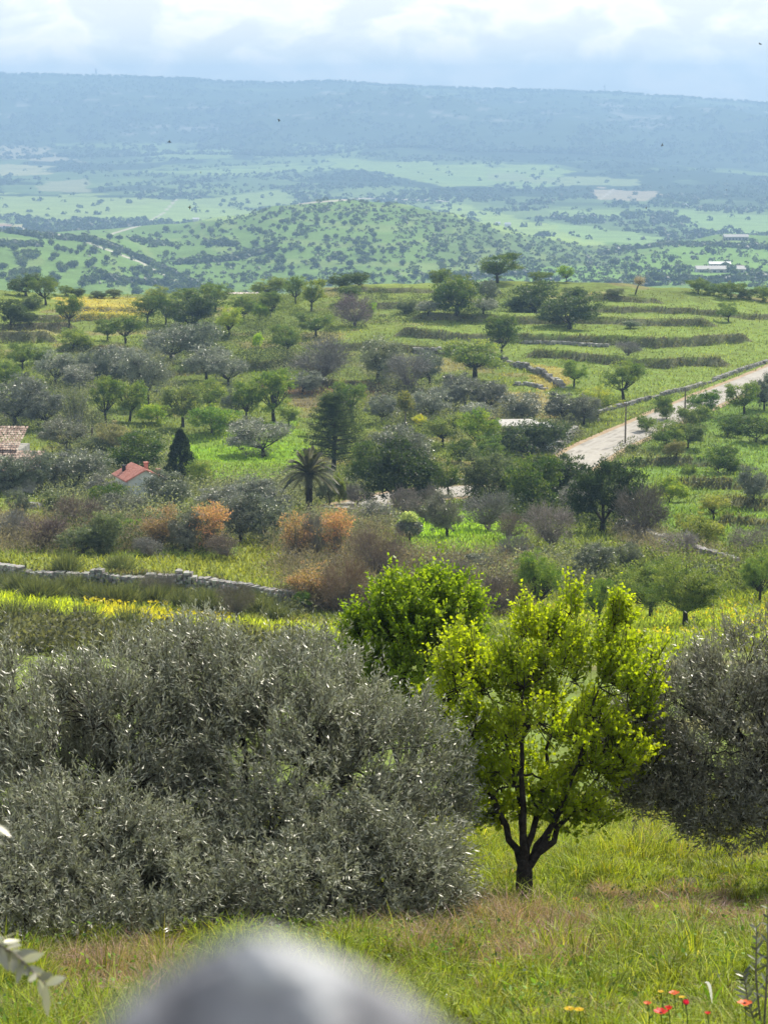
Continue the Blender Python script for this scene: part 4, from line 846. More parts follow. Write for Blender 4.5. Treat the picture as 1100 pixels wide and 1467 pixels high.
def lean_tree(px):
    g = np.random.default_rng(14); mb = MB(); H = 26 * px
    mb.tube(bez(np.array([-0.3, 0, -0.2]), np.array([-0.1, 0, H * 0.35]), np.array([0.3, 0, H * 0.6]), 6), np.linspace(0.14, 0.08, 6), 6)
    n = 1600; C = unit(g.normal(size=(24, 3))) * [1.05, 1.05, 0.7] * g.uniform(0.4, 1, (24, 1)) + [0.35, 0, H * 0.72]
    for c in C: mb.tube(bez(np.array([0.3, 0, H * 0.55]), (c + [0.3, 0, H * 0.6]) / 2, c, 4), [0.06, 0.04, 0.03, 0.01], 4)
    P = C[g.integers(0, 24, n)] + g.normal(size=(n, 3)) * 0.2
    V, Q = leaves(P, unit(g.normal(size=P.shape)), unit(g.normal(size=P.shape)), 0.16, 0.07)
    return [('trunk', mb.mesh('lt', M['bark'], True), None), ('crown', mesh_np('lc', V, [Q], M['leaf'], attrs=np.repeat(g.random(n), 4)), (0.36, 0.30, 0.27))]
special('blossoming_tree', 'small leaning pinkish blossom tree alone on the crest', 'tree', 912, 422, lean_tree)

# rush clumps along the foot of the left wall
def rush_mesh(seed):
    g = np.random.default_rng(seed); n = 900; a = g.uniform(0, 6.28, n); el = g.uniform(0.45, 1.5, n)
    D = np.stack([np.cos(a) * np.cos(el), np.sin(a) * np.cos(el), np.sin(el)], 1)
    P = np.stack([g.normal(size=n) * 0.16, g.normal(size=n) * 0.16, np.zeros(n) - 0.05], 1)
    V, Q = leaves(P, D, unit(np.stack([-np.sin(a), np.cos(a), 0 * a], 1) * 0 + g.normal(size=(n, 3))), g.uniform(0.6, 1.2, n), 0.022)
    return mesh_np('rush', V, [Q], M['leaf'], attrs=np.repeat(g.random(n), 4))
RUSH = [rush_mesh(i) for i in range(3)]
g0 = np.random.default_rng(44)
for i, c in enumerate(np.linspace(-10, 400, 22)):
    rr = np.interp(c, [p[0] for p in WALL_L], [p[1] for p in WALL_L]) + g0.uniform(10, 22)
    X, Y, Zg = hit1(c + g0.uniform(-6, 6), rr, y0=60, y1=375)
    s = g0.uniform(0.85, 1.25)
    o = link('rush_clump', RUSH[i % 3], None, (X, Y, Zg), g0.uniform(0, 6), (s * 1.15, s * 1.15, s), (0.12, 0.135, 0.07))
    tag(o, 'tall olive green rush clump in the row at the foot of the left wall', 'grass clump', 'rush clumps in a row under the left wall')
for c, r, lab in ((95, 822, 'dark rush clump growing on top of the left wall, nearer the left edge'), (172, 822, 'rush clump growing on top of the left wall, right of the darker one'), (20, 898, 'grassy clump at the left edge below the bright green strip'), (60, 900, 'olive clump below the bright green strip near the left edge'), (120, 903, 'dull green clump below the yellow flowers of the bright strip'), (185, 908, 'brownish clump under the yellow flowers of the bright strip')):
    X, Y, Zg = hit1(c, r, y0=60, y1=375)
    tag(link('rush_clump', RUSH[c % 3], None, (X, Y, Zg), c, (1.4, 1.4, 1.2), (0.13, 0.15, 0.08)), lab, 'grass clump')

# ------------------------------------------------------------------ scrub along terrace edges, roadside and meadow grass (uncountable)
def scatter_blades(name, P, Hh, Ww, colr, seed=1, lean=0.35, mat='grass'):
    g = np.random.default_rng(seed); n = len(P)
    a = g.uniform(0, 6.28, n); ln = g.random(n) * lean
    D = np.stack([np.cos(a) * ln, np.sin(a) * ln, np.ones(n)], 1); D = unit(D)
    b = g.uniform(0, 6.28, n); S = np.stack([np.cos(b), np.sin(b), 0 * b], 1)
    Hh = np.broadcast_to(Hh, n)[:, None]; Ww = np.broadcast_to(Ww, n)[:, None]
    dr = np.stack([np.cos(a), np.sin(a), -0.5 + 0 * a], 1) * Hh * g.uniform(0.05, 0.4, (n, 1))
    V = np.stack([P - S * Ww / 2, P + S * Ww / 2, P + D * Hh * 0.55 + S * Ww * 0.4, P + D * Hh * 0.55 - S * Ww * 0.4, P + D * Hh + dr + S * Ww * 0.08, P + D * Hh + dr - S * Ww * 0.08], 1).reshape(-1, 3)
    i = np.arange(n)[:, None] * 6
    Q = np.vstack([i + np.array([[0, 1, 2, 3]]), i + np.array([[3, 2, 4, 5]])])
    me = mesh_np(name, V, [Q], M[mat], attrs=np.repeat(g.random(n), 6), cols=np.repeat(colr, 6, axis=0))
    return link(name, me)

g = np.random.default_rng(91)
# scrub on risers
Pp, Cc = [], []
for cs, ys_, h, Ld in TL:
    Lm = (cs[-1] - cs[0]) / F * ys_.mean(); n = int(Lm * 150)
    c = g.uniform(cs[0] - 6, cs[-1] + 6, n); yy = np.interp(c, cs, ys_) + g.normal(size=n) * 0.4 - 0.35
    x = (c - 550) / (F * CP) * yy; lump = fbm(x * 0.7, yy * 0.7, 3)
    keep = g.random(n) < sstep(0.40, 0.66, lump) * 0.6
    x, yy, lump, c = x[keep], yy[keep], lump[keep], c[keep]
    hh = g.random(len(x)) * h * (0.25 + 0.95 * sstep(0.4, 0.7, lump))
    Pp.append(np.stack([x, yy, hgrid(x, yy) + hh * 0.9], 1)); Cc.append(np.array([0.10, 0.13, 0.06]) * (0.7 + 0.9 * g.random((len(x), 1))) + np.array([0.04, 0.03, 0.02]) * (g.random((len(x), 1)) > 0.75))
P = np.vstack(Pp); Cc = np.vstack(Cc)
V, Q = leaves(P, unit(g.normal(size=P.shape) + [0, 0, 0.6]), unit(g.normal(size=P.shape)), g.uniform(0.12, 0.3, len(P)), g.uniform(0.07, 0.14, len(P)))
tag(link('terrace_scrub', mesh_np('terrace_scrub', V, [Q], M['grass'], attrs=np.repeat(g.random(len(P)), 4), cols=np.repeat(Cc, 4, axis=0))), None, None, kind='stuff')

# meadow grass of the middle distance
n = 170000
c = g.uniform(-90, 1190, n); r = 415 + (935 - 415) * g.random(n) ** 0.75
x, y = hit(c, r, y0=60, y1=374); ok = np.isfinite(x); x, y = x[ok], y[ok]
rd, _ = road_dist(x, y); ok = rd > 2.9; x, y = x[ok], y[ok]
z = hgrid(x, y)
cl = paint(x, y, z) * (0.8 + 0.7 * g.random((len(x), 1))) * np.array([1.15, 1.1, 1.0])
Hh = g.uniform(0.12, 0.42, len(x)) * (0.6 + 0.9 * fbm(x * 0.35, y * 0.35, 8)); 
tag(scatter_blades('meadow_grass', np.stack([x, y, z - 0.02], 1), Hh, 0.05 + y * 0.00028, cl, 5, 0.5), None, None, kind='stuff')
# wildflowers as yellow specks in the yellow fields and the near strip
c = np.concatenate([g.uniform(85, 205, 1500), g.uniform(120, 330, 1300), g.uniform(780, 1150, 1100)]); r = np.concatenate([g.uniform(428, 460, 1500), g.uniform(862, 897, 1300), g.uniform(862, 915, 1100)])
x, y = hit(c, r, y0=60, y1=374); ok = np.isfinite(x); x, y = x[ok], y[ok]; ok = fbm(x * 0.25, y * 0.25, 17) > 0.48; x, y = x[ok], y[ok]; z = hgrid(x, y)
tag(scatter_blades('yellow_wildflowers', np.stack([x, y, z + 0.22], 1), 0.12, 0.10 + y * 0.0002, np.tile([0.55, 0.47, 0.03], (len(x), 1)), 6, 1.5), None, None, kind='stuff')
# roadside and slope brush
n = 26000; k = g.integers(0, len(ROAD) - 1, n); Tn = np.gradient(ROAD, axis=0); Tn = unit(Tn); Sn = np.stack([Tn[:, 1], -Tn[:, 0]], 1)
off = np.where(g.random(n) < 0.68, -1, 1) * (3.1 + g.random(n) ** 2 * 2.6)
# left verge (towards the terraces) is bushier
pt = ROAD[k] + (ROAD[k + 1] - ROAD[k]) * g.random((n, 1)) + Sn[k] * off[:, None]
lump = fbm(pt[:, 0] * 0.35, pt[:, 1] * 0.35, 29); ok = (g.random(n) < sstep(0.38, 0.6, lump)) & (pt[:, 1] > 150) & (pt[:, 1] < 350); pt = pt[ok]; lump = lump[ok]
z = hgrid(pt[:, 0], pt[:, 1]) + g.random(len(pt)) * (0.3 + 1.1 * sstep(0.45, 0.7, lump))
P = np.column_stack([pt, z]); cl = np.array([0.13, 0.15, 0.08]) * (0.6 + 0.8 * g.random((len(P), 1)))
V, Q = leaves(P, unit(g.normal(size=P.shape) + [0, 0, 0.6]), unit(g.normal(size=P.shape)), g.uniform(0.1, 0.3, len(P)), g.uniform(0.05, 0.12, len(P)))
tag(link('roadside_scrub', mesh_np('roadside_scrub', V, [Q], M['grass'], attrs=np.repeat(g.random(len(P)), 4), cols=np.repeat(cl, 4, axis=0))), None, None, kind='stuff')

# undergrowth that nobody could count: low thickets filling the gaps between the trees
def thicket(name, areas, seed):
    g = np.random.default_rng(seed); LP, LC, LS, LW = [], [], [], []
    for P, cnt, colr, hgt, twig in areas:
        P = np.array(P, float); c = g.uniform(P[:, 0].min(), P[:, 0].max(), cnt * 4); r = g.uniform(P[:, 1].min(), P[:, 1].max(), cnt * 4)
        ok = inpoly(c, r, P) & (fbm(c / 26, r / 11, seed) > 0.41); cnt = int(cnt * 2.0); hgt = hgt * 1.2; c, r = c[ok][:cnt], r[ok][:cnt]
        x, y = hit(c, r, y0=60, y1=374); ok = np.isfinite(x); x, y = x[ok], y[ok]; rd, _ = road_dist(x, y); x, y = x[rd > 4.0], y[rd > 4.0]
        n = len(x); m = 110; k = np.repeat(np.arange(n), m); sz = hgt * g.uniform(0.5, 1.7, n)
        d = unit(g.normal(size=(n * m, 3))); d[:, 2] = np.abs(d[:, 2]); rad = 0.5 + 0.5 * g.random(n * m)
        Q_ = np.stack([x, y, hgrid(x, y)], 1)[k] + d * rad[:, None] * sz[k][:, None] * [1.15, 1.15, 0.9]
        LP.append(Q_); LC.append((np.array(colr) * g.uniform(0.65, 1.35, (n, 1)))[k]); LS.append(np.full(len(Q_), 0.34 if twig else 0.19)); LW.append(np.full(len(Q_), 0.03 if twig else 0.10))
    P = np.vstack(LP); C_ = np.vstack(LC); n = len(P)
    V, Q = leaves(P, unit(g.normal(size=P.shape) + [0, 0, 0.7]), unit(g.normal(size=P.shape)), np.concatenate(LS) * g.uniform(0.6, 1.3, n), np.concatenate(LW) * g.uniform(0.6, 1.3, n))
    return tag(link(name, mesh_np(name, V, [Q], M['grass'], attrs=np.repeat(g.random(n), 4), cols=np.repeat(C_, 4, axis=0))), None, None, kind='stuff')
GW_ = ([(-40, 836), (200, 850), (430, 876), (430, 888), (200, 862), (-40, 846)], 70, (0.12, 0.14, 0.085), 0.55, False)
gO, gD, gB, gG = (0.20, 0.225, 0.155), (0.075, 0.105, 0.045), (0.20, 0.175, 0.145), (0.16, 0.21, 0.06)
thicket('undergrowth', [GW_,
    ([(-40, 500), (60, 500), (70, 600), (-40, 600)], 60, gG, 1.0, False), ([(60, 520), (250, 500), (260, 580), (60, 575)], 120, gO, 1.2, False),
    ([(180, 440), (340, 440), (480, 470), (480, 520), (330, 540), (190, 500)], 150, gD, 1.2, False), ([(330, 420), (480, 430), (480, 470), (330, 470)], 60, gG, 1.1, False),
    ([(-40, 570), (150, 590), (140, 620), (-40, 620)], 80, gO, 1.3, False), ([(100, 620), (250, 640), (250, 690), (80, 690)], 90, gO, 1.3, False),
    ([(60, 690), (260, 700), (260, 770), (80, 760)], 130, gO, 1.3, False), ([(-40, 745), (80, 755), (330, 765), (330, 795), (-40, 795)], 190, gB, 1.1, True),
    ([(80, 760), (330, 760), (330, 792), (80, 792)], 90, gD, 1.0, False), ([(270, 695), (440, 690), (420, 790), (300, 780)], 160, gO, 1.2, False),
    ([(390, 760), (560, 740), (600, 830), (560, 880), (420, 880)], 170, gB, 1.1, True), ([(440, 690), (540, 700), (560, 770), (440, 760)], 90, gO, 1.0, False),
    ([(500, 660), (620, 640), (620, 700), (510, 730)], 80, gD, 1.4, False), ([(680, 670), (800, 670), (900, 700), (900, 760), (720, 750), (680, 720)], 170, gD, 1.5, False),
    ([(570, 800), (750, 800), (760, 880), (580, 890)], 190, gB, 1.0, True), ([(600, 820), (860, 800), (860, 850), (620, 870)], 110, gO, 1.0, False),
    ([(540, 540), (700, 560), (760, 600), (700, 630), (560, 620)], 130, gO, 1.1, False), ([(400, 510), (560, 510), (560, 550), (400, 550)], 70, gO, 1.0, False),
    ([(880, 760), (960, 770), (1060, 800), (1060, 830), (900, 810)], 90, (0.22, 0.20, 0.17), 0.8, True), ([(860, 800), (1110, 800), (1110, 850), (860, 850)], 120, gG, 0.9, False),
    ([(700, 580), (830, 585), (830, 625), (790, 640), (700, 640)], 60, gO, 1.0, False), ([(460, 560), (640, 590), (640, 650), (480, 640)], 80, gG, 1.0, False),
    ([(-40, 892), (200, 910), (430, 925), (430, 940), (-40, 940)], 120, (0.13, 0.14, 0.08), 0.55, False), ([(460, 420), (740, 420), (740, 470), (600, 460), (500, 470)], 60, gD, 0.8, False)], 23)

# ------------------------------------------------------------------ far trees: individuals on the near slopes, woodland masses beyond
def far_tree_mesh(seed):
    g = np.random.default_rng(seed); n = 420; k = 26
    C = unit(g.normal(size=(k, 3))) * [1.9, 1.9, 1.35] * g.uniform(0.4, 1.0, (k, 1)) + [0, 0, 2.3]
    P = C[g.integers(0, k, n)] + g.normal(size=(n, 3)) * 0.5
    V, Q = leaves(P, unit(g.normal(size=(n, 3))), unit(g.normal(size=(n, 3)) + [0, 0, 0.4]), 0.95, 0.6)
    mb = MB(); mb.tube([(0, 0, -0.6), (0, 0, 3.0)], [0.3, 0.2], 5); 
    mb.add(V, Q, 1, np.repeat(g.random(n), 4)); return mb.mesh('far_tree', [M['bark'], M['leaf']])
FT = [far_tree_mesh(i) for i in range(4)]
g = np.random.default_rng(5)
cand = []
AREAS = [ # polygon, count, colour, size, group
 ([(-30, 345), (130, 352), (215, 385), (300, 425), (240, 428), (-30, 405)], 120, (0.075, 0.115, 0.05), 4.2, 'L'),
 ([(150, 340), (330, 318), (480, 300), (560, 330), (620, 405), (300, 412), (210, 375)], 150, (0.07, 0.11, 0.05), 4.0, 'C'),
 ([(900, 350), (1110, 335), (1130, 375), (1130, 420), (700, 405), (860, 390)], 30, (0.055, 0.09, 0.04), 4.6, 'R')]
LB = {'L': ('round blue green tree on the near slope beyond the left terraces', 'round trees dotting the near slope beyond the left terraces'),
      'C': ('small round tree on the open flank of the low hill beyond the crest', 'round trees dotting the open flank of the low hill'),
      'R': ('dark round tree near the white roofed farm on the right', 'dark trees around the white roofed farm')}
for P, cnt, colr, size, gk in AREAS:
    P = np.array(P, float); done = 0
    c = g.uniform(P[:, 0].min(), P[:, 0].max(), cnt * 6); r = g.uniform(P[:, 1].min(), P[:, 1].max(), cnt * 6)
    ok = inpoly(c, r, P); c, r = c[ok], r[ok]
    ok = g.random(len(c)) < 0.25 + 1.3 * sstep(0.4, 0.6, fbm(c / 30, r / 14, 55)); c, r = c[ok][:cnt], r[ok][:cnt]
    x, y = hit(c, r, y0=950, y1=2100)
    for X, Y, cc in zip(x, y, c):
        if not np.isfinite(X): continue
        s = size / 4.2 * g.uniform(0.7, 1.1); Zg = float(hgrid(np.array([X]), np.array([Y]))[0])
        o = link('hillside_tree', FT[g.integers(4)], None, (X, Y, Zg), g.uniform(0, 6.28), (s * g.uniform(0.9, 1.2), s * g.uniform(0.9, 1.2), s * g.uniform(0.8, 1.1)), np.array(colr) * g.uniform(0.8, 1.25))
        tag(o, LB[gk][0], 'tree', LB[gk][1])

def blob_mass(name, x, y, size, colr, seed):
    """many tiny leafy crowns merged into one uncountable mass"""
    g = np.random.default_rng(seed); n = len(x); z = hgrid(x, y); m = 14
    s = size * g.uniform(0.6, 1.4, n); k = np.repeat(np.arange(n), m)
    d = unit(g.normal(size=(n * m, 3))); d[:, 2] = np.abs(d[:, 2])
    P = np.stack([x, y, z], 1)[k] + d * (s[k] * g.uniform(0.5, 1, n * m))[:, None] * [1, 1, 0.95] + [0, 0, 0.1] * s[k][:, None]
    V, Q = leaves(P - 0.0, unit(np.cross(d, g.normal(size=d.shape))), unit(d + 0.3 * g.normal(size=d.shape)), s[k] * 0.85, s[k] * 0.75)
    cl = colr * (0.75 + 0.5 * g.random((n, 1)))
    me = mesh_np(name, V, [Q], M['grass'], attrs=np.repeat(g.random(n)[k] * 0.6 + 0.4 * g.random(n * m), 4), cols=np.repeat(cl[k], 4, axis=0))
    return tag(link(name, me), None, None, kind='stuff')

def sample_img(n, c0, c1, r0, r1, y0, y1, keepf):
    c = g.uniform(c0, c1, n); r = g.uniform(r0, r1, n); ok = g.random(n) < keepf(c, r); c, r = c[ok], r[ok]
    x, y = hit(c, r, y0=y0, y1=y1); ok = np.isfinite(x); return x[ok], y[ok], c[ok], r[ok]
# low hill: dense right flank
def kf(c, r):
    dens = 0.20 + 0.75 * sstep(470, 640, c - (r - 300) * 0.9 + 40 * (fbm(c / 40, r / 18, 3) - 0.5)) * (1 - sstep(900, 980, c)) + 0.5 * (fbm(c / 22, r / 9, 4) > 0.6)
    dens = dens + 0.8 * ((r < 335) & (c > 230) & (c < 900) & (r < np.interp(c, [250, 330, 400, 480, 640, 780, 900], [340, 322, 308, 303, 330, 360, 372])))
    return dens * (r > np.interp(c, [0, 250, 330, 400, 480, 560, 640, 700, 780, 850, 960, 1040], [330, 334, 313, 294, 286, 291, 305, 321, 343, 354, 350, 337]) - 1)
x, y, c, r = sample_img(6000, 120, 1180, 284, 420, 1100, 2100, kf)
blob_mass('hill_woodland', x, y, 1.75, np.array([0.062, 0.095, 0.04]), 3)
# left near slope hedges and tree lines along tracks
Hs = []
for A in ([(120, 342), (170, 358), (230, 385), (300, 420)], [(0, 330), (60, 340), (130, 345)], [(0, 352), (60, 352)], [(150, 400), (240, 410), (300, 425)], [(250, 378), (330, 372), (400, 358)], [(290, 350), (340, 352)], [(190, 345), (240, 352)], [(620, 400), (760, 392)], [(860, 365), (900, 358), (960, 350)], [(930, 400), (1000, 405), (1100, 398)], [(960, 350), (1110, 356)]):
    A = np.array(A, float); nn = int(np.hypot(*(A[-1] - A[0])) * 1.3); t = g.random(nn)
    Hs.append(np.stack([np.interp(t, np.linspace(0, 1, len(A)), A[:, 0]) + g.normal(size=nn), np.interp(t, np.linspace(0, 1, len(A)), A[:, 1]) + g.normal(size=nn) * 1.1], 1))
Hs = np.vstack(Hs); x, y = hit(Hs[:, 0], Hs[:, 1], y0=950, y1=2100); ok = np.isfinite(x)
blob_mass('hedgerow_scrub', x[ok], y[ok], 2.4, np.array([0.05, 0.08, 0.035]), 4)
# valley floor: tree belts between fields
FP = [P for P, k in FAR]
def kv(c, r):
    inf = np.zeros(c.shape, bool)
    for P in FP: inf |= inpoly(c + (vnoise(c / 9, r / 5, 2) - 0.5) * 6, r, P)
    belt = ((c < 420) & (r > 312) & (r < 334)) * 1.0
    return np.where(inf, 0.03 + 0.2 * (fbm(c / 14, r / 4, 6) > 0.68), 0.05 + 0.9 * sstep(0.47, 0.56, fbm(c / 75, r / 5 + c / 200, 7)) + belt)
x, y, c, r = sample_img(17000, -150, 1250, 205, 345, 2050, 4900, kv)
blob_mass('valley_woodland', x, y, 3.7, np.array([0.045, 0.075, 0.035]), 5)
x, y, c, r = sample_img(9000, -150, 1250, 104, 235, 4600, 6500, lambda c, r: 0.12 + 0.85 * sstep(0.44, 0.54, fbm(c / 70 + r / 40, r / 14, 9)))
xr = g.uniform(-1500, 1500, 1400); yr = g.uniform(6220, 6330, 1400)
blob_mass('escarpment_woodland', np.concatenate([x, xr]), np.concatenate([y, yr]), 5.0, np.array([0.05, 0.08, 0.035]), 6)

# ------------------------------------------------------------------ walls, buildings, poles
def stone_wall(label, pts, hgt, size, seed, thick=0.5, y0=60, group=None, name='dry_stone_wall'):
    g = np.random.default_rng(seed)
    P = np.array([hit1(c, r, y0=60, y1=375)[:2] for c, r in pts])
    d = np.concatenate([[0], np.cumsum(np.hypot(*np.diff(P, axis=0).T))]); Ltot = d[-1]; mb = MB()
    rows = max(1, int(hgt / size))
    for rI in range(rows):
        s = g.uniform(0, size)
        while s < Ltot:
            w_ = size * g.uniform(0.8, 1.9); cx, cy_ = np.interp(s, d, P[:, 0]), np.interp(s, d, P[:, 1])
            j = min(len(P) - 2, max(0, np.searchsorted(d, s) - 1)); ang = math.atan2(P[j + 1][1] - P[j][1], P[j + 1][0] - P[j][0])
            hz = float(zfast(cx, cy_)); drop = fbm(np.array([s * 0.35]), np.array([0.0]), seed)[0]
            if (rI + 0.5) / rows < 0.35 + drop * 1.15:
                mb.box((cx + g.normal() * 0.05, cy_ + g.normal() * 0.05, hz + (rI + 0.45) * size - 0.03), (w_ * 0.98, thick * g.uniform(0.8, 1.15), size * g.uniform(0.85, 1.1)), ang + g.normal() * 0.08, 0, g.random(), 0.16)
            s += w_
    o = link(name, mb.mesh('stones', M['wallstone']))
    return tag(o, label, 'wall', group)
def zfast(x, y): return hgrid(np.array([x]), np.array([y - 0.4]))[0]
def wall_mat():
    m, N, L = newmat('wall_stones'); out = N('ShaderNodeOutputMaterial'); at = N('ShaderNodeAttribute'); at.attribute_name = 'v'
    r = N('ShaderNodeValToRGB'); r.color_ramp.elements[0].color = (0.13, 0.125, 0.11, 1); r.color_ramp.elements[1].color = (0.46, 0.45, 0.41, 1); L(at.outputs['Fac'], r.inputs[0])
    tc = N('ShaderNodeTexCoord'); n = N('ShaderNodeTexNoise'); n.inputs['Scale'].default_value = 7; n.inputs['Detail'].default_value = 5; L(tc.outputs['Object'], n.inputs[0])
    mxx = N('ShaderNodeMix'); mxx.data_type = 'RGBA'; mxx.blend_type = 'MULTIPLY'; mxx.inputs[0].default_value = 0.7; L(r.outputs[0], mxx.inputs[6]); L(n.outputs['Color'], mxx.inputs[7])
    g2 = N('ShaderNodeGamma'); g2.inputs[1].default_value = 0.8; L(mxx.outputs[2], g2.inputs[0])
    p = N('ShaderNodeBsdfPrincipled'); p.inputs['Roughness'].default_value = 0.95; L(g2.outputs[0], p.inputs['Base Color'])
    b = N('ShaderNodeBump'); b.inputs['Strength'].default_value = 0.5; b.inputs['Distance'].default_value = 0.05; L(n.outputs[0], b.inputs['Height']); L(b.outputs[0], p.inputs['Normal']); L(p.outputs[0], out.inputs[0]); return m
M['wallstone'] = wall_mat()
stone_wall('long pale dry stone wall between the left hedge row and the bright strip', [(p[0], p[1] - 1) for p in WALL_L[:-1]], 1.0, 0.16, 1)
stone_wall('tumbled stone wall running down beside the fallen brush on the right', [(885, 758), (960, 790), (1010, 803), (1060, 818)], 0.9, 0.26, 2)
stone_wall('pale low stone wall along the upper side of the road', [(818, 605), (860, 592), (910, 578), (980, 560), (1050, 536), (1100, 519)], 0.6, 0.24, 3)
stone_wall('pale rubble wall at the road bend beside the flat roofed building', [(788, 655), (806, 640), (826, 622)], 1.15, 0.25, 4)
stone_wall('dark rubble wall running diagonally below the striped terraces', [(722, 520), (750, 528), (778, 538), (806, 556)], 1.1, 0.28, 5)
stone_wall('short stone wall on the slope below the diagonal rubble wall', [(738, 552), (783, 558)], 0.7, 0.24, 6)
stone_wall('long grey stone terrace wall across the striped terraces', [(738, 489), (800, 492), (870, 497)], 0.6, 0.25, 7)
stone_wall('pale heap of stones on the terrace edge in mid slope', [(594, 502), (615, 503), (640, 507)], 1.0, 0.28, 8)
stone_wall('low stone wall along the far side of the lower road', [(600, 694), (640, 693), (690, 692)], 0.5, 0.22, 9)
stone_wall('low stone wall in the lower left meadow', [(38, 728), (60, 730)], 0.5, 0.22, 10)

def at_root(name, label, cat, x, yb, rz=0.0, group=None, **kw):
    X, Y, Zg = hit1(x, yb, **kw); o = link(name, None, loc=(X, Y, Zg), rz=rz); o.empty_display_size = 0.3
    tag(o, label, cat, group); return o, Y / F, X, Y, Zg

# red roofed house
h, px, *_ = at_root('small_house', 'small pale house with a striped red roof among olives', 'house', 200, 720, R(24), y0=60, y1=375)
W2, LH, WH, RH = 26 * px, 62 * px, 40 * px, 13 * px
b = MB(); t_ = 0.0
b.add([(-W2, -LH / 2, -0.5), (W2, -LH / 2, -0.5), (W2, -LH / 2, WH), (-W2, -LH / 2, WH), (-W2, LH / 2, -0.5), (W2, LH / 2, -0.5), (W2, LH / 2, WH), (-W2, LH / 2, WH)], [[0, 1, 2, 3], [5, 4, 7, 6], [1, 5, 6, 2], [4, 0, 3, 7]])
b.add([(-W2, -LH / 2, WH), (W2, -LH / 2, WH), (0, -LH / 2, WH + RH), (-W2, LH / 2, WH), (W2, LH / 2, WH), (0, LH / 2, WH + RH)], [[0, 1, 2], [4, 3, 5]])
link('wall', b.mesh('house_wall', M['render']), h)
b = MB()
for s in (-1, 1):
    n = 30; yy = np.linspace(-LH / 2 - 0.2, LH / 2 + 0.2, n * 2 + 1)
    for i in range(n * 2):
        dz = 0.05 if i % 2 else 0.0; y0_, y1_ = yy[i], yy[i + 1]; e = 0.25
        v = [(0, y0_, WH + RH + 0.04 + dz), (0, y1_, WH + RH + 0.04 + dz), (s * (W2 + e), y1_, WH - RH * e / W2 + 0.04 + dz), (s * (W2 + e), y0_, WH - RH * e / W2 + 0.04 + dz)]
        v += [(a, b_, c_ - 0.06) for a, b_, c_ in v]
        b.add(v, [[0, 1, 2, 3], [7, 6, 5, 4], [0, 3, 7, 4], [1, 0, 4, 5], [2, 1, 5, 6], [3, 2, 6, 7]], i % 4 // 2 if s < 0 else 0, 0.5)
roof = link('roof', b.mesh('house_roof', [M['redroof'], rough_mat('faded_red_roof', (0.50, 0.25, 0.20), (0.60, 0.34, 0.28), 2, 0.7, 0.05)]), h)
def chimney(x, y, z, hh, m):
    b = MB(); b.box((x, y, z + hh / 2), (0.26, 0.26, hh), 0); b.box((x, y, z + hh + 0.04), (0.36, 0.36, 0.08), 0); link('chimney', b.mesh('chimney', m), roof)
chimney(-0.95, 0.9, WH + RH * 0.40, 0.42, M['dark']); chimney(0.75, 0.4, WH + RH * 0.5, 0.55, M['redroof']); chimney(1.35, -0.9, WH + RH * 0.12, 0.45, M['redroof'])
b = MB(); b.box((0.35, -LH / 2 - 0.003, WH - 0.35), (0.6, 0.04, 0.55), 0); wn = link('window', b.mesh('win', M['dark']), h)
b = MB(); 
for dx, dz, sx_, sz_ in ((0, 0.3, 0.72, 0.06), (0, -0.3, 0.72, 0.06), (0.33, 0, 0.06, 0.54), (-0.33, 0, 0.06, 0.54)): b.box((0.35 + dx, -LH / 2 - 0.02, WH - 0.35 + dz), (sx_, 0.05, sz_), 0)
link('frame', b.mesh('wf', M['white']), wn)

# old farmhouse with clay tiles
def tiled(mb, x0, x1, ya, yb_, za, zb_, g, sp=0.22):
    nx_ = int((x1 - x0) / sp); ny_ = int(math.hypot(yb_ - ya, zb_ - za) / 0.4)
    for i in range(nx_):
        for j in range(ny_):
            t0 = j / ny_; t1 = (j + 1.15) / ny_
            xa = x0 + (i + 0.5) * sp + g.normal() * 0.02; P0 = np.array([xa, ya + (yb_ - ya) * t0, za + (zb_ - za) * t0 + 0.04 + g.random() * 0.04]); P1 = np.array([xa + g.normal() * 0.02, ya + (yb_ - ya) * t1, za + (zb_ - za) * t1 + 0.0])
            th = np.linspace(0, math.pi, 4); ring = np.stack([np.cos(th) * sp * 0.5, 0 * th, np.sin(th) * sp * 0.42], 1)
            mb.add(np.vstack([P0 + ring, P1 + ring]), [[k, k + 1, k + 5, k + 4] for k in range(3)], 0, g.random())
mt, N_, L_ = newmat('weathered_clay_tiles'); o_ = N_('ShaderNodeOutputMaterial'); a_ = N_('ShaderNodeAttribute'); a_.attribute_name = 'v'; r_ = N_('ShaderNodeValToRGB')
r_.color_ramp.elements[0].color = (0.20, 0.14, 0.11, 1); r_.color_ramp.elements[1].color = (0.50, 0.41, 0.34, 1); e = r_.color_ramp.elements.new(0.5); e.color = (0.34, 0.24, 0.19, 1)
p_ = N_('ShaderNodeBsdfPrincipled'); p_.inputs['Roughness'].default_value = 0.9; L_(a_.outputs['Fac'], r_.inputs[0]); L_(r_.outputs[0], p_.inputs['Base Color']); L_(p_.outputs[0], o_.inputs[0])
h, px, *_ = at_root('old_farmhouse', 'old farmhouse with rough clay tiled roofs at the left edge', 'house', -22, 702, R(-4), y0=60, y1=375)
g = np.random.default_rng(6); b = MB(); b.box((-1.5, 0.6, 0.5), (12.2, 3.0, 2.6), 0, 0, 0.4); b.box((-3.0, 4.3, 1.0), (11.0, 4.2, 4.0), 0, 0, 0.5)
link('wall', b.mesh('farm_wall', M['stone']), h)
b = MB(); tiled(b, -7.8, 4.9, -1.2, 2.2, 1.75, 2.95, g); link('roof', b.mesh('lower_roof', mt), h)['label'] = 'lower pinkish tiled lean-to roof'
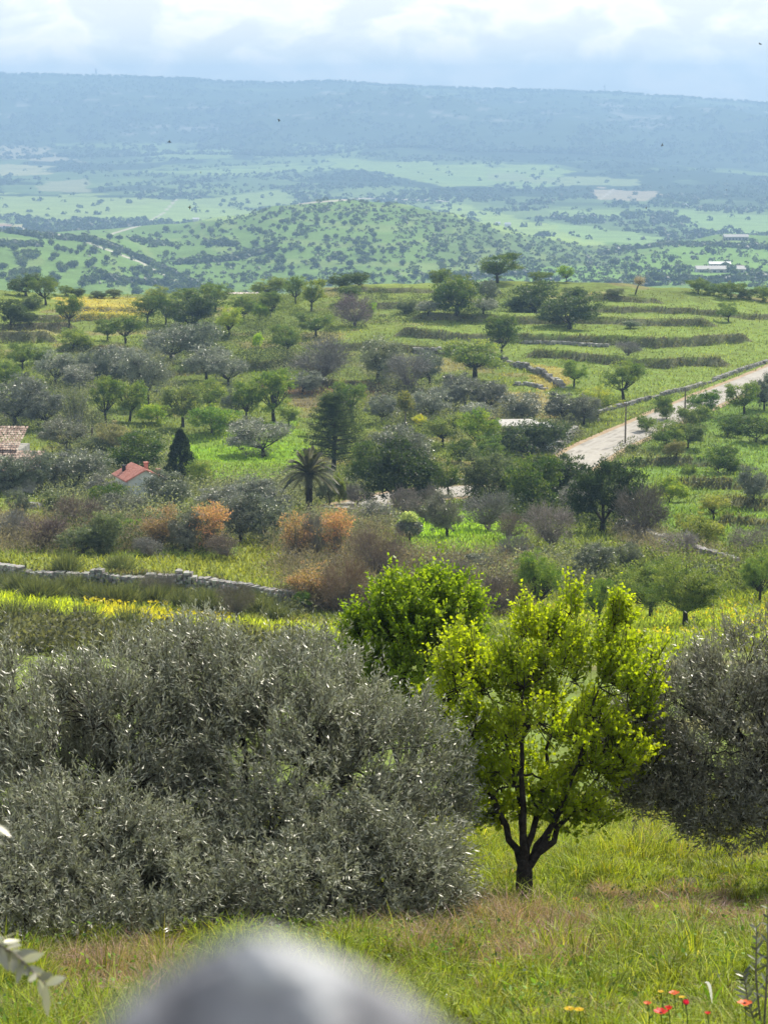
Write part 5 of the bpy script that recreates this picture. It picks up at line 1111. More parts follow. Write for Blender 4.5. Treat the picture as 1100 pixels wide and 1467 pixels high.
b = MB(); tiled(b, -8.6, 2.6, 2.0, 6.4, 3.02, 4.4, g); link('roof', b.mesh('upper_roof', mt), h)['label'] = 'upper pinkish tiled roof'

# flat roofed building by the road
h, px, *_ = at_root('flat_roofed_building', 'low building with a pale flat roof and dark open front beside the road', 'building', 753, 648, R(4), y0=60, y1=375)
wd = 78 * px; hh = 40 * px; b = MB(); b.box((wd * 0.08, 1.4, hh / 2 - 0.3), (wd * 0.8, 2.6, hh + 0.3), 0); link('wall', b.mesh('fl_wall', M['stone']), h)
b = MB(); b.box((-wd * 0.12, 0.8, hh + 0.07), (wd * 0.74, 4.6, 0.16), 0); link('roof', b.mesh('fl_roof', M['concrete']), h)
b = MB(); b.box((-wd * 0.08, 0.05, hh * 0.45), (wd * 0.5, 0.06, hh * 0.8), 0); link('shade_panel', b.mesh('fl_open', M['dark']), h)  # near-black panel paints the shade of the open front under the slab
for xx in (-wd * 0.46, -wd * 0.2, wd * 0.1): 
    b = MB(); b.box((xx, -1.3, hh / 2), (0.14, 0.14, hh), 0); link('post', b.mesh('fl_post', M['pole']), h)
b = MB(); b.box((wd * 0.47, -0.6, hh * 0.42), (1.0, 1.6, hh * 0.95), 0); b.box((wd * 0.47, -0.6, hh * 0.93), (1.15, 1.75, 0.1), 0); link('annex', b.mesh('fl_annex', M['render']), h)

# shed beyond the crest
h = link('distant_shed', None, loc=(346 * 0 + (346 - 550) / 3140 * 400, 400, -40.4)); h.empty_display_size = 0.3
tag(h, 'long shed with a pale pink roof just beyond the crest', 'shed')
b = MB(); b.box((0, 0, 1.4), (5.6, 5, 2.8), 0); link('wall', b.mesh('shed_wall', M['concrete']), h)
zt = -slope(420.5) * 400 + 40.4
b = MB(); b.add([(-3, -2.8, 2.75), (3, -2.8, 2.75), (3, 2.8, zt), (-3, 2.8, zt), (-3, -2.8, 2.65), (3, -2.8, 2.65), (3, 2.8, zt - 0.1), (-3, 2.8, zt - 0.1)], [[0, 1, 2, 3], [7, 6, 5, 4], [0, 4, 5, 1], [1, 5, 6, 2], [2, 6, 7, 3], [3, 7, 4, 0]])
link('roof', b.mesh('shed_roof', rough_mat('pale_pink_sheet', (0.62, 0.50, 0.48), (0.72, 0.66, 0.64), 1, 0.7)), h)

# far buildings
def far_house(label, c, r, wpx, hpx, roofm, wallm, y0=950, y1=6000, rz=0.0, gable=True):
    h, px, *_ = at_root('distant_building', label, 'building', c, r, rz, y0=y0, y1=y1)
    w_, hh = wpx * px, hpx * px; b = MB(); b.box((0, 0, hh * 0.3), (w_, w_ * 0.5, hh * 0.7), 0); link('wall', b.mesh('fw', wallm), h)
    b = MB(); zt = hh * 0.65
    b.add([(-w_ * .52, -w_ * .28, zt), (w_ * .52, -w_ * .28, zt), (w_ * .52, w_ * .28, zt), (-w_ * .52, w_ * .28, zt), (-w_ * .52, 0, hh * 1.05), (w_ * .52, 0, hh * 1.05)], [[0, 1, 5, 4], [2, 3, 4, 5], [3, 2, 1, 0]]); b.add([(-w_ * .52, -w_ * .28, zt), (-w_ * .52, w_ * .28, zt), (-w_ * .52, 0, hh * 1.05), (w_ * .52, -w_ * .28, zt), (w_ * .52, w_ * .28, zt), (w_ * .52, 0, hh * 1.05)], [[0, 2, 1], [3, 4, 5]])
    link('roof', b.mesh('fr', roofm), h)
    if wpx > 25:
        b = MB()
        for k in range(7): b.box((-w_ * 0.42 + k * w_ * 0.14, -w_ * 0.25 - 0.02, hh * 0.28), (w_ * 0.06, 0.1, hh * 0.3), 0)
        link('openings', b.mesh('fo', M['dark']), h)
    return h
far_house('long grey farm barn below the wooded rise at right', 1030, 390, 68, 9, M['concrete'], M['concrete'], y1=1700)
far_house('white roofed farm shed standing behind the long grey barn', 1030, 382, 30, 7, M['white'], M['concrete'], y1=1700)
far_house('stone house at the right end of the long grey barn', 1059, 389, 10, 9, M['tile'], M['render'], y1=1700)
far_house('low white outbuilding at the left end of the long grey barn', 1004, 390, 16, 4, M['white'], M['render'], y1=1700)
far_house('long dark roofed building on top of the wooded rise', 1053, 344, 34, 8, M['concrete'], M['stone'], y1=1900)
far_house('tiny white farmhouse in the valley left of the low hill', 281, 318, 9, 5, M['white'], M['render'], y0=1900)
far_house('tiny pale pink farmhouse in the valley at the left edge', 8, 327, 17, 5, M['tile'], M['render'], y0=1900)
far_house('left of two small white buildings beyond the hill right flank', 713, 322, 7, 4, M['white'], M['render'], y0=1950)
far_house('right of two small white buildings beyond the hill right flank', 727, 325, 9, 6, M['white'], M['render'], y0=1950)
far_house('tiny pale building on the valley fields under the right escarpment', 982, 296, 7, 4, M['white'], M['render'], y0=2000)

# poles
def pole(label, c, r, hpx, bar=True):
    h, px, *_ = at_root('utility_pole', label, 'pole', c, r, 0, y0=60, y1=375)
    H = hpx * px; b = MB(); b.tube([(0, 0, -0.4), (0, 0, H)], [0.10, 0.07], 8); link('post', b.mesh('post', M['pole'], True), h)
    b = MB()
    for s in (-0.22, 0.0, 0.22): b.tube([(s, 0, H - 0.13), (s, 0, H + 0.06)], [0.035, 0.03], 6)
    b.box((0, -0.09, H - 0.14), (0.6, 0.06, 0.07), 0); link('crossarm', b.mesh('arm', M['pole']), h)
pole('slim wooden utility pole by the road, the left of two', 895, 636, 60); pole('slim wooden utility pole by the road, the right of two', 980, 609, 52)
h, px, *_ = at_root('wooden_post', 'dark wooden post with side rail right of the tiled roof', 'post', 133, 642, 0, y0=60, y1=375)
b = MB(); b.tube([(0, 0, -0.3), (0, 0, 30 * px)], [0.13, 0.11], 8); link('post', b.mesh('post2', M['pole'], True), h)
b = MB(); b.tube([(0, 0, 24 * px), (-0.9, 0, 22 * px)], [0.05, 0.05], 6); b.tube([(0, 0, 13 * px), (-0.9, 0, 12 * px)], [0.05, 0.05], 6); link('rail', b.mesh('rail2', M['pole'], True), h)

# masts on the rim
def mast(label, c, hpx):
    Y = 6290.0; X = (c - 550) / (F * CP + 118) * Y; Zg = float(hgrid(np.array([X]), np.array([Y]))[0]); px = Y / F
    H = hpx * px; h = link('lattice_mast', None, loc=(X, Y, Zg)); tag(h, label, 'mast'); b = MB(); ww = 2.6
    for sx_ in (-1, 1):
        for sy_ in (-1, 1): b.tube([(sx_ * ww, sy_ * ww, -1), (sx_ * 0.6, sy_ * 0.6, H)], [0.42, 0.3], 4)
    for k in range(8):
        t0, t1 = k / 8, (k + 1) / 8; a0, a1 = ww + (0.6 - ww) * t0, ww + (0.6 - ww) * t1
        for sy_ in (-1, 1): b.tube([(-a0, sy_ * a0, H * t0), (a1, sy_ * a1, H * t1)], [0.25, 0.25], 4); b.tube([(a0, sy_ * a0, H * t0), (-a1, sy_ * a1, H * t1)], [0.25, 0.25], 4)
    link('frame', b.mesh('mastf', M['metal']), h); b = MB()
    for z_ in (0.75, 0.9): b.box((0, 0, H * z_), (9, 0.7, 0.7), 0)
    link('crossarm', b.mesh('masta', M['metal']), h)
mast('tiny lattice mast on the plateau rim near the left', 138, 11); mast('tiny lattice mast on the plateau rim right of centre', 866, 11)

# birds: small dark swifts in the air
def bird(label, c, r, D, spx, roll):
    k = F * CP - (r - 733.5) * SP; X = (c - 550) / k * D; Zb = -(F * SP + (r - 733.5) * CP) / k * D; s = spx * D / F
    b = MB(); t = np.linspace(0, 1, 7); b.tube(np.stack([0 * t, (t - 0.5) * s * 0.9, 0 * t], 1), np.array([0.02, 0.10, 0.13, 0.12, 0.09, 0.05, 0.01]) * s, 7)
    o = link('bird', b.mesh('bird_body', M['dark'], True), None, (X, D, Zb)); o.rotation_euler = (roll * 0.3, roll, roll * 2)
    for sd_ in (-1, 1):
        w_ = MB(); w_.add([(sd_ * 0.05 * s, 0.12 * s, 0.03 * s), (sd_ * 0.32 * s, 0.16 * s, 0.14 * s), (sd_ * 0.62 * s, -0.08 * s, 0.1 * s), (sd_ * 0.3 * s, -0.02 * s, 0.12 * s), (sd_ * 0.05 * s, -0.12 * s, 0.02 * s)], [[0, 1, 3, 4]]); 
        w_.add([(sd_ * 0.32 * s, 0.16 * s, 0.14 * s), (sd_ * 0.62 * s, -0.08 * s, 0.1 * s), (sd_ * 0.3 * s, -0.02 * s, 0.12 * s)], [[0, 1, 2]])
        link('wing', w_.mesh('wing', M['dark']), o)
    tag(o, label, 'bird')
for i, (c, r, s, l) in enumerate([(1088, 63, 7, 'tiny dark bird high against the clouds at the right'), (948, 208, 5, 'tiny dark bird before the escarpment at right'), (1040, 272, 5, 'tiny dark bird low over the fields at the right edge'),
    (400, 172, 6, 'tiny dark bird before the escarpment left of centre'), (243, 203, 6, 'tiny dark bird before the escarpment on the left'), (925, 298, 5, 'tiny dark bird over the valley trees at right'), (272, 297, 6, 'tiny dark bird over the pale valley field'), (288, 247, 4, 'smallest dark bird over the left valley')]):
    bird(l, c, r, 85 + 9 * i, s, 0.4 + i * 0.7)

# ------------------------------------------------------------------ FOREGROUND
def at_depth(c, r, D):
    k = F * CP - (r - 733.5) * SP; return np.array([(c - 550) / k * D, D, -(F * SP + (r - 733.5) * CP) / k * D])

def shoots_tree(name, label, base, lobes, nshoot, nlf, slen, ll, lw, colr, mat, seed, fork_h, tr, upw=0.7, limb_n=26, whips=420, pullr=(0.12, 0.55), trunk_col=None, bark='bark'):
    """lobes in picture terms: (col,row,depth,rx_px,ry_px,rdepth,weight)"""
    g = np.random.default_rng(seed)
    Cn = np.array([at_depth(c, r, D) for c, r, D, *_ in lobes]); Rn = np.array([[a * D / F, q, b_ * D / F] for c, r, D, a, b_, q, w_ in lobes])
    wt = np.array([l[6] for l in lobes], float); wt /= wt.sum()
    cen = (Cn * wt[:, None]).sum(0)
    k = g.choice(len(lobes), nshoot, p=wt)
    d = unit(g.normal(size=(nshoot, 3))); rad = 0.35 + 0.65 * g.random(nshoot) ** 0.45
    # lumpy outline: clumps
    lump = 0.82 + 0.32 * vnoise(d[:, 0] * 2.6 + k * 5, d[:, 2] * 2.6 + d[:, 1] * 2.1, seed)
    B = Cn[k] + d * (rad * lump)[:, None] * Rn[k]
    ncl = max(60, nshoot // 42); cc_ = B[g.choice(nshoot, ncl, replace=False)]; kc = np.zeros(nshoot, int)
    for q in range(0, nshoot, 2000):
        kc[q:q + 2000] = np.argmin(((B[q:q + 2000, None] - cc_[None]) ** 2).sum(2), 1)
    pull = g.uniform(*pullr, ncl)[kc][:, None]; B = B * (1 - pull) + cc_[kc] * pull
    gz = hgrid(B[:, 0], B[:, 1]); B[:, 2] = np.maximum(B[:, 2], gz + 0.08)
    ow = unit(B - cen); D = unit(ow * 0.55 + np.array([0, 0, upw]) + g.normal(size=(nshoot, 3)) * 0.42)
    SL = slen * g.uniform(0.6, 1.4, nshoot)
    wi = g.choice(nshoot, whips, replace=False); wi = wi[B[wi, 2] > cen[2]]
    SL[wi] *= 1.8; D[wi] = unit(D[wi] + [0, 0, 1.4])
    # leaves along shoots
    m = nshoot * nlf; ki = np.repeat(np.arange(nshoot), nlf); tt = np.tile((np.arange(nlf) + 0.5) / nlf, nshoot) + g.normal(size=m) * 0.02
    droop = np.array([0, 0, -1.0])
    Pl = B[ki] + D[ki] * (tt * SL[ki])[:, None] + droop * (0.06 * (tt ** 2) * SL[ki])[:, None]
    sd_ = unit(np.cross(D[ki], g.normal(size=(m, 3))))
    LD = unit(D[ki] * g.uniform(0.45, 1.0, (m, 1)) + sd_ * 0.75 + g.normal(size=(m, 3)) * 0.15)
    Nn = unit(np.cross(LD, np.cross(D[ki], LD)) + 0.5 * g.normal(size=(m, 3)))
    sc = np.where(tt > 0.85, 0.7, 1.0)
    V, Q = leaves(Pl, LD, Nn, ll * sc * g.uniform(0.7, 1.25, m), lw * sc * g.uniform(0.8, 1.2, m))
    v = np.clip(g.random(ncl)[kc][ki] * 0.35 + g.random(nshoot)[ki] * 0.2 + g.random(m) * 0.45, 0, 1)
    root = link(name, None, loc=base); root.empty_display_size = 0.2
    off = -np.array(base)
    cr = link('crown', mesh_np(name + '_crown', V + off, [Q], mat, attrs=np.repeat(v, 4)), root, color=colr)
    mb = MB(); b0 = np.array(base) + [0, 0, -0.1]; fk = np.array(base) + np.array(fork_h)
    mm = (b0 + fk) / 2 + [0.03, 0, 0]
    mb.tube(bez(b0, mm, fk + [0, 0, 0.05], 12), np.array([1.7, 1.35, 1.18, 1.1, 1.0, 1.0, 0.98, 1.0, 1.05, 1.0, 0.8, 0.35]) * tr * (1 + 0.06 * np.sin(np.arange(12) * 2.1)), 12)
    limbs = []; nm_ = 7
    far_ = np.argsort(-((B - fk) ** 2).sum(1))[:nshoot // 3]; mains = []
    for q in range(nm_):
        cand_ = g.choice(far_, 14); e = max(cand_, key=lambda i_: min([np.linalg.norm(unit(B[i_] - fk) - unit(m0 - fk)) for m0 in mains] + [9])); mains.append(B[e])
        e = fk + (B[e] - fk) * 0.85; m_ = fk + (e - fk) * np.array([0.55, 0.55, 0.35]) + g.normal(size=3) * 0.08; pl = bez(fk - [0, 0, 0.07], m_, e, 14); pl[1:-1] += g.normal(size=(12, 3)) * 0.014
        mb.tube(pl, np.linspace(tr * 0.52, tr * 0.07, 14), 8); limbs.append(pl)
    prim = np.vstack([l[3:] for l in limbs]); prr = np.concatenate([np.linspace(tr * 0.52, tr * 0.07, 14)[3:] for l in limbs])
    for i in g.choice(nshoot, limb_n * 2, replace=False):
        j = np.argmin(((prim - B[i]) ** 2).sum(1) + g.random(len(prim)) * 0.3); s_ = prim[j]; e = B[i]; m_ = s_ + (e - s_) * np.array([0.6, 0.6, 0.35]) + g.normal(size=3) * 0.04
        pl = bez(s_, m_, e, 9); pl[1:-1] += g.normal(size=(7, 3)) * 0.008
        mb.tube(pl, np.linspace(min(prr[j] * 0.6, tr * 0.22), tr * 0.05, 9), 5); limbs.append(pl)
    allp = np.vstack([l[3:] for l in limbs])
    # twigs join shoots to the nearest limb point
    for i in g.choice(nshoot, min(nshoot, 900), replace=False):
        q = allp[np.argmin(((allp - B[i]) ** 2).sum(1))]
        mb.tube(np.array([q, (q + B[i]) / 2 + g.normal(size=3) * 0.03, B[i], B[i] + D[i] * SL[i] * 0.8]), [0.006, 0.005, 0.0035, 0.0015], 4, cap=False)
    tk = link('trunk', mb.mesh(name + '_trunk', M[bark], True), root, loc=None); tk.data.transform(__import__('mathutils').Matrix.Translation(off))
    # thin stems of every shoot, part of the crown's twigs
    S0 = B + off; Vv, Qq = leaves(S0, D, unit(g.normal(size=D.shape)), SL, 0.006)
    link('twigs', mesh_np(name + '_twigs', Vv, [Qq], M['twig'], attrs=np.repeat(g.random(nshoot), 4)), root, color=(0.16, 0.145, 0.11))
    tag(root, label, 'tree'); return root

def ground_at(c, r): return hit1(c, r, y0=7, y1=45)
def base_at(c, D):
    x = (c - 550) / (F * CP - 560 * SP) * D; return (x, D, float(hgrid(np.array([x]), np.array([D]))[0]))
OL = (0.27, 0.285, 0.215)
shoots_tree('olive_tree', 'big silvery olive filling the lower left, bushy down to the ground', base_at(120, 16.4),
    [(110, 1160, 16.4, 225, 190, 1.0, 1.6), (40, 1050, 16.9, 150, 110, 0.8, 0.8), (210, 1050, 17.0, 140, 130, 0.8, 0.9), (30, 1310, 14.5, 150, 120, 0.8, 0.9), (220, 1300, 14.9, 150, 110, 0.8, 0.9), (120, 1215, 15.3, 190, 80, 0.5, 0.7)], 10800, 14, 0.25, 0.054, 0.0115, OL, M['leaf_olive'], 1, (0.1, 0.1, 0.5), 0.11)
shoots_tree('olive_tree', 'silvery olive left of the bright green tree, with long upright shoots', base_at(400, 16.6),
    [(400, 1140, 16.6, 200, 190, 1.0, 1.5), (300, 1000, 17.1, 100, 100, 0.7, 0.7), (430, 1020, 17.1, 130, 95, 0.7, 0.7), (560, 1150, 16.6, 130, 160, 0.8, 0.9), (580, 1270, 15.5, 105, 80, 0.6, 0.6), (390, 1290, 15.1, 150, 95, 0.7, 0.8), (420, 1205, 15.7, 190, 70, 0.4, 0.6)], 11200, 14, 0.25, 0.054, 0.0115, OL, M['leaf_olive'], 2, (-0.1, 0.1, 0.5), 0.11)
shoots_tree('olive_tree', 'silvery olive at the right edge overhanging the grass', base_at(1135, 18.6),
    [(1025, 1065, 18.4, 165, 130, 0.9, 1.4), (1100, 1000, 18.7, 140, 105, 0.8, 0.8), (925, 1095, 18.0, 85, 85, 0.5, 0.5), (1060, 1160, 18.0, 150, 70, 0.6, 0.6), (1200, 1090, 18.8, 140, 140, 0.8, 0.8)], 7200, 14, 0.25, 0.052, 0.0115, (0.23, 0.235, 0.18), M['leaf_olive'], 3, (0.0, 0.1, 0.8), 0.12)
shoots_tree('leafy_tree', 'vivid yellow green tree with dark forked trunk in the right foreground', ground_at(745, 1306),
    [(760, 1060, 17.6, 150, 150, 0.75, 1.5), (690, 1010, 17.7, 95, 110, 0.5, 0.7), (850, 1010, 17.7, 110, 120, 0.55, 0.8), (900, 960, 17.8, 60, 80, 0.4, 0.35), (700, 1120, 17.5, 90, 80, 0.5, 0.5), (840, 1140, 17.5, 80, 60, 0.4, 0.35), (750, 940, 17.8, 90, 60, 0.5, 0.5), (885, 900, 17.8, 26, 60, 0.2, 0.10), (735, 880, 17.8, 24, 40, 0.2, 0.06), (655, 935, 17.7, 30, 50, 0.2, 0.08), (820, 895, 17.8, 24, 50, 0.2, 0.06), (905, 1085, 17.6, 60, 90, 0.4, 0.25)], 3300, 11, 0.22, 0.040, 0.034, (0.27, 0.35, 0.022), M['leaf_bright'], 4, (0.03, 0.1, 0.36), 0.068, upw=1.0, limb_n=46, whips=260, pullr=(0.25, 0.66))
shoots_tree('leafy_tree', 'darker fresh green tree rising behind the foreground olive, left of the vivid one', base_at(590, 24.1),
    [(585, 960, 24.0, 85, 110, 0.7, 1.2), (540, 930, 24.2, 60, 70, 0.5, 0.6), (640, 900, 24.2, 60, 70, 0.5, 0.6), (590, 870, 24.2, 60, 45, 0.5, 0.5)], 2600, 12, 0.26, 0.055, 0.042, (0.18, 0.27, 0.03), M['leaf_bright'], 5, (0.0, 0, 0.6), 0.07, upw=0.9, limb_n=34, whips=90)

# foreground grass
g = np.random.default_rng(17)
DRYP = [[(640, 1300), (850, 1320), (860, 1400), (640, 1395)], [(840, 1265), (1060, 1280), (1060, 1330), (850, 1320)], [(60, 1370), (260, 1360), (240, 1440), (80, 1450)], [(1000, 1300), (1110, 1310), (1110, 1350), (1010, 1350)], [(560, 1340), (650, 1330), (700, 1380), (600, 1400)]]
def dryness(x, y, z):
    c, r = project(x, y, z); cw = c + (fbm(x * 1.5, y * 1.5, 8) - 0.5) * 110; rw = r + (fbm(x * 1.5, y * 1.5, 18) - 0.5) * 50; d = np.zeros(len(x))
    for P in DRYP: d = np.maximum(d, inpoly(cw, rw, P) * 1.0)
    return np.maximum(d, sstep(0.60, 0.68, fbm(x * 1.1, y * 1.1, 31)) * 0.3), c, r
nt_ = 9500; ty = 7.3 + (31 - 7.3) * g.random(nt_) ** 1.05; tx = g.uniform(-1, 1, nt_) * (0.21 * ty + 0.4); tz = hgrid(tx, ty)
td, tc_, tr_ = dryness(tx, ty, tz); tdry = g.random(nt_) < td * 0.7 + 0.03; dens = fbm(tx * 0.9, ty * 0.9, 5)
tsz = (0.5 + 0.9 * g.random(nt_) ** 1.6) * (0.6 + 0.9 * sstep(0.35, 0.65, dens)) * (1 + 0.5 * sstep(1330, 1220, tr_)) * np.where((tr_ > 1395) & (tc_ > 560), 0.8, 1)
tcol = np.where(tdry[:, None], np.array([0.36, 0.275, 0.18]) * g.uniform(0.6, 1.2, (nt_, 1)), np.array([0.19, 0.27, 0.03]) * g.uniform(0.45, 1.4, (nt_, 1)) + np.array([0.13, 0.11, 0.0]) * g.random((nt_, 1)) ** 2 * (1 + 0.6 * sstep(1330, 1220, tr_))[:, None])
m_ = np.where(tdry, 80, 52); k = np.repeat(np.arange(nt_), m_); n = len(k)
a_ = g.uniform(0, 6.283, n); rr_ = np.abs(g.normal(size=n)) * 0.055 * tsz[k]; x = tx[k] + np.cos(a_) * rr_; y = ty[k] + np.sin(a_) * rr_; z = hgrid(x, y)
ln = np.clip(rr_ / (0.11 * tsz[k]), 0, 1.3) * np.where(tdry[k], 1.5, 0.8) + 0.1; a2 = a_ + g.normal(size=n) * 0.5
D = unit(np.stack([np.cos(a2) * ln, np.sin(a2) * ln, np.ones(n)], 1)); Hh = (0.17 * tsz[k] * g.uniform(0.45, 1.25, n))[:, None]
Ww = ((0.0042 + 0.00016 * y) * np.where(tdry[k], 0.55, 1.0) * g.uniform(0.6, 1.3, n))[:, None]; b_ = g.uniform(0, 6.283, n); S = np.stack([np.cos(b_), np.sin(b_), 0 * b_], 1)
P = np.stack([x, y, z - 0.01], 1); dr = np.stack([np.cos(a2), np.sin(a2), -0.9 + 0 * a2], 1) * Hh * g.uniform(0.05, 0.45, (n, 1))
V = np.stack([P - S * Ww / 2, P + S * Ww / 2, P + D * Hh * 0.6 + S * Ww * 0.42, P + D * Hh * 0.6 - S * Ww * 0.42, P + D * Hh + dr + S * Ww * 0.06, P + D * Hh + dr - S * Ww * 0.06], 1).reshape(-1, 3)
i_ = np.arange(n)[:, None] * 6; Q = np.vstack([i_ + np.array([[0, 1, 2, 3]]), i_ + np.array([[3, 2, 4, 5]])])
tag(link('grass', mesh_np('grass', V, [Q], M['grass'], attrs=np.repeat(g.random(n), 6), cols=np.repeat(tcol[k] * np.where(g.random((n, 1)) < 0.12, [[1.5, 1.2, 2.2]], [[1, 1, 1]]), 6, axis=0))), None, None, kind='stuff')
# broad herb leaves and weeds among the grass
n = 22000; y = 8 + 20 * g.random(n); x = g.uniform(-1, 1, n) * (0.2 * y + 0.3); ok = fbm(x * 1.3, y * 1.3, 51) > 0.52; x, y = x[ok], y[ok]; z = hgrid(x, y) + g.random(len(x)) ** 1.5 * 0.22
P = np.stack([x, y, z], 1); V, Q = leaves(P, unit(g.normal(size=P.shape) + [0, 0, 0.3]), unit(g.normal(size=P.shape) + [0, 0, 1.5]), g.uniform(0.02, 0.05, len(P)), g.uniform(0.01, 0.025, len(P)))
tag(link('ground_weeds', mesh_np('weeds', V, [Q], M['grass'], attrs=np.repeat(g.random(len(P)), 4), cols=np.repeat(np.array([0.13, 0.24, 0.035]) * (0.7 + 0.6 * g.random((len(P), 1))), 4, axis=0))), None, None, kind='stuff')

# flowers
def petal_mat(name, c):
    m, N, L = newmat(name); o = N('ShaderNodeOutputMaterial'); p = N('ShaderNodeBsdfPrincipled'); p.inputs['Base Color'].default_value = (*c, 1); p.inputs['Roughness'].default_value = 0.5
    tcx = N('ShaderNodeTexCoord'); n = N('ShaderNodeTexNoise'); n.inputs['Scale'].default_value = 60; L(tcx.outputs['Object'], n.inputs[0])
    hs = N('ShaderNodeHueSaturation'); hs.inputs['Color'].default_value = (*c, 1); mr_ = N('ShaderNodeMapRange'); mr_.inputs[3].default_value = 0.7; mr_.inputs[4].default_value = 1.3; L(n.outputs[0], mr_.inputs[0]); L(mr_.outputs[0], hs.inputs['Value']); L(hs.outputs[0], p.inputs['Base Color'])
    t = N('ShaderNodeBsdfTranslucent'); t.inputs[0].default_value = (*c, 1); mx_ = N('ShaderNodeMixShader'); mx_.inputs[0].default_value = 0.45; L(p.outputs[0], mx_.inputs[1]); L(t.outputs[0], mx_.inputs[2]); L(mx_.outputs[0], o.inputs[0]); return m
M['red'] = petal_mat('red_petal', (0.80, 0.035, 0.02)); M['orange'] = petal_mat('orange_petal', (0.85, 0.16, 0.03)); M['pinkred'] = petal_mat('pink_red_petal', (0.72, 0.03, 0.07)); M['yellow'] = petal_mat('yellow_petal', (0.85, 0.62, 0.02))
M['stem'] = petal_mat('green_stem', (0.10, 0.17, 0.03)); M['whitep'] = petal_mat('white_petal', (0.8, 0.8, 0.75))
def flower(name, label, c, r, D, rad, mat, petals=4, closed=0.3, cat='flower', center=M['dark'], rr=0.55):
    P = at_depth(c, r, D); zg = float(hgrid(np.array([P[0]]), np.array([P[1]]))[0]); root = link(name, None, loc=(P[0], P[1], zg)); H = max(P[2] - zg, 0.04); root.empty_display_size = 0.02
    g = np.random.default_rng(int(c)); b = MB(); b.tube(bez(np.array([0, 0, -0.02]), np.array([0.02, 0, H * 0.5]), np.array([0, 0, H]), 6), 0.0022, 5); link('stem', b.mesh('stem', M['stem'], True), root)
    for i in range(petals):
        a0 = i * 6.283 / petals + g.uniform(-0.1, 0.1); b = MB(); V = []; nu, nv = 5, 5
        for u in range(nu):
            t = u / (nu - 1); wdt = rad * rr * math.sin(min(t * 2.4 + 0.25, 2.9)) * (1.0 if petals < 6 else 0.45)
            el = closed * 1.45 + (1 - closed) * 0.2 * (1 - t)
            for v_ in range(nv):
                s = (v_ / (nv - 1) - 0.5) * 2; rad_t = rad * t * math.cos(el); zt = rad * t * math.sin(el) + 0.10 * rad * s * s + g.normal() * rad * 0.04
                x_, y_ = rad_t, s * wdt; V.append((x_ * math.cos(a0) - y_ * math.sin(a0), x_ * math.sin(a0) + y_ * math.cos(a0), H + zt))
        Q = [[u * nv + v_, u * nv + v_ + 1, (u + 1) * nv + v_ + 1, (u + 1) * nv + v_] for u in range(nu - 1) for v_ in range(nv - 1)]
        b.add(V, Q); link('petal', b.mesh('petal', mat, True), root)
    b = MB(); t = np.linspace(0, 1, 4); b.tube(np.stack([0 * t, 0 * t, H - 0.002 + t * rad * 0.3], 1), np.array([0.1, 0.22, 0.2, 0.06]) * rad, 8); link('centre', b.mesh('centre', center, True), root)
    tag(root, label, cat)
FD = 8.25
flower('poppy', 'open scarlet poppy, largest in the bottom right corner group', 946, 1452, FD - .25, 0.030, M['red'], 4, 0.25)
flower('poppy', 'small scarlet poppy touching the largest one', 957, 1447, FD - .2, 0.020, M['red'], 4, 0.5)
flower('poppy', 'orange red poppy left of the scarlet ones', 927, 1439, FD, 0.018, M['orange'], 4, 0.3)
flower('poppy', 'orange red poppy above and behind the scarlet ones', 965, 1424, FD + .3, 0.023, M['orange'], 4, 0.2)
flower('poppy', 'half closed pinkish red poppy right of the scarlet ones', 982, 1440, FD - .1, 0.022, M['pinkred'], 4, 0.8)
flower('poppy', 'wide orange red poppy nearest the right edge', 1066, 1438, FD, 0.030, M['orange'], 4, 0.1)
flower('poppy', 'small faded red poppy low between the grass blades', 1013, 1453, FD - .3, 0.014, M['red'], 4, 0.4)
flower('poppy', 'single pale orange poppy in the grass right of the dark trunk', 825, 1290, 16.2, 0.034, M['orange'], 4, 0.3)
flower('daisy', 'yellow daisy low in the grass, left of a close pair', 815, 1446, FD, 0.021, M['yellow'], 12, 0.12)
flower('daisy', 'yellow daisy low in the grass, right of a close pair', 829, 1447, FD, 0.020, M['yellow'], 12, 0.12)
flower('daisy', 'small yellow daisy left of the hindmost orange red poppy', 946, 1421, FD + .35, 0.014, M['yellow'], 10, 0.12)
flower('daisy', 'small yellow daisy right of the hindmost orange red poppy', 976, 1429, FD + .2, 0.014, M['yellow'], 10, 0.12)
# white stones
for c, r, lab, s in ((620, 1442, 'small white stone in the grass, left of two', 0.022), (641, 1442, 'small white stone in the grass, right of two', 0.026)):
    X, Y, Zg = ground_at(c, r); b = MB(); gg = np.random.default_rng(c); th = np.linspace(0, 1, 6)
    b.tube(np.stack([th * s * 2 - s, 0 * th, 0 * th + s * 0.5], 1), np.array([0.2, 0.7, 0.9, 0.8, 0.6, 0.2]) * s * gg.uniform(0.8, 1.1, 6), 7)
    tag(link('pebble', b.mesh('pebble', M['white'], True), None, (X, Y, Zg + 0.03)), lab, 'stone')

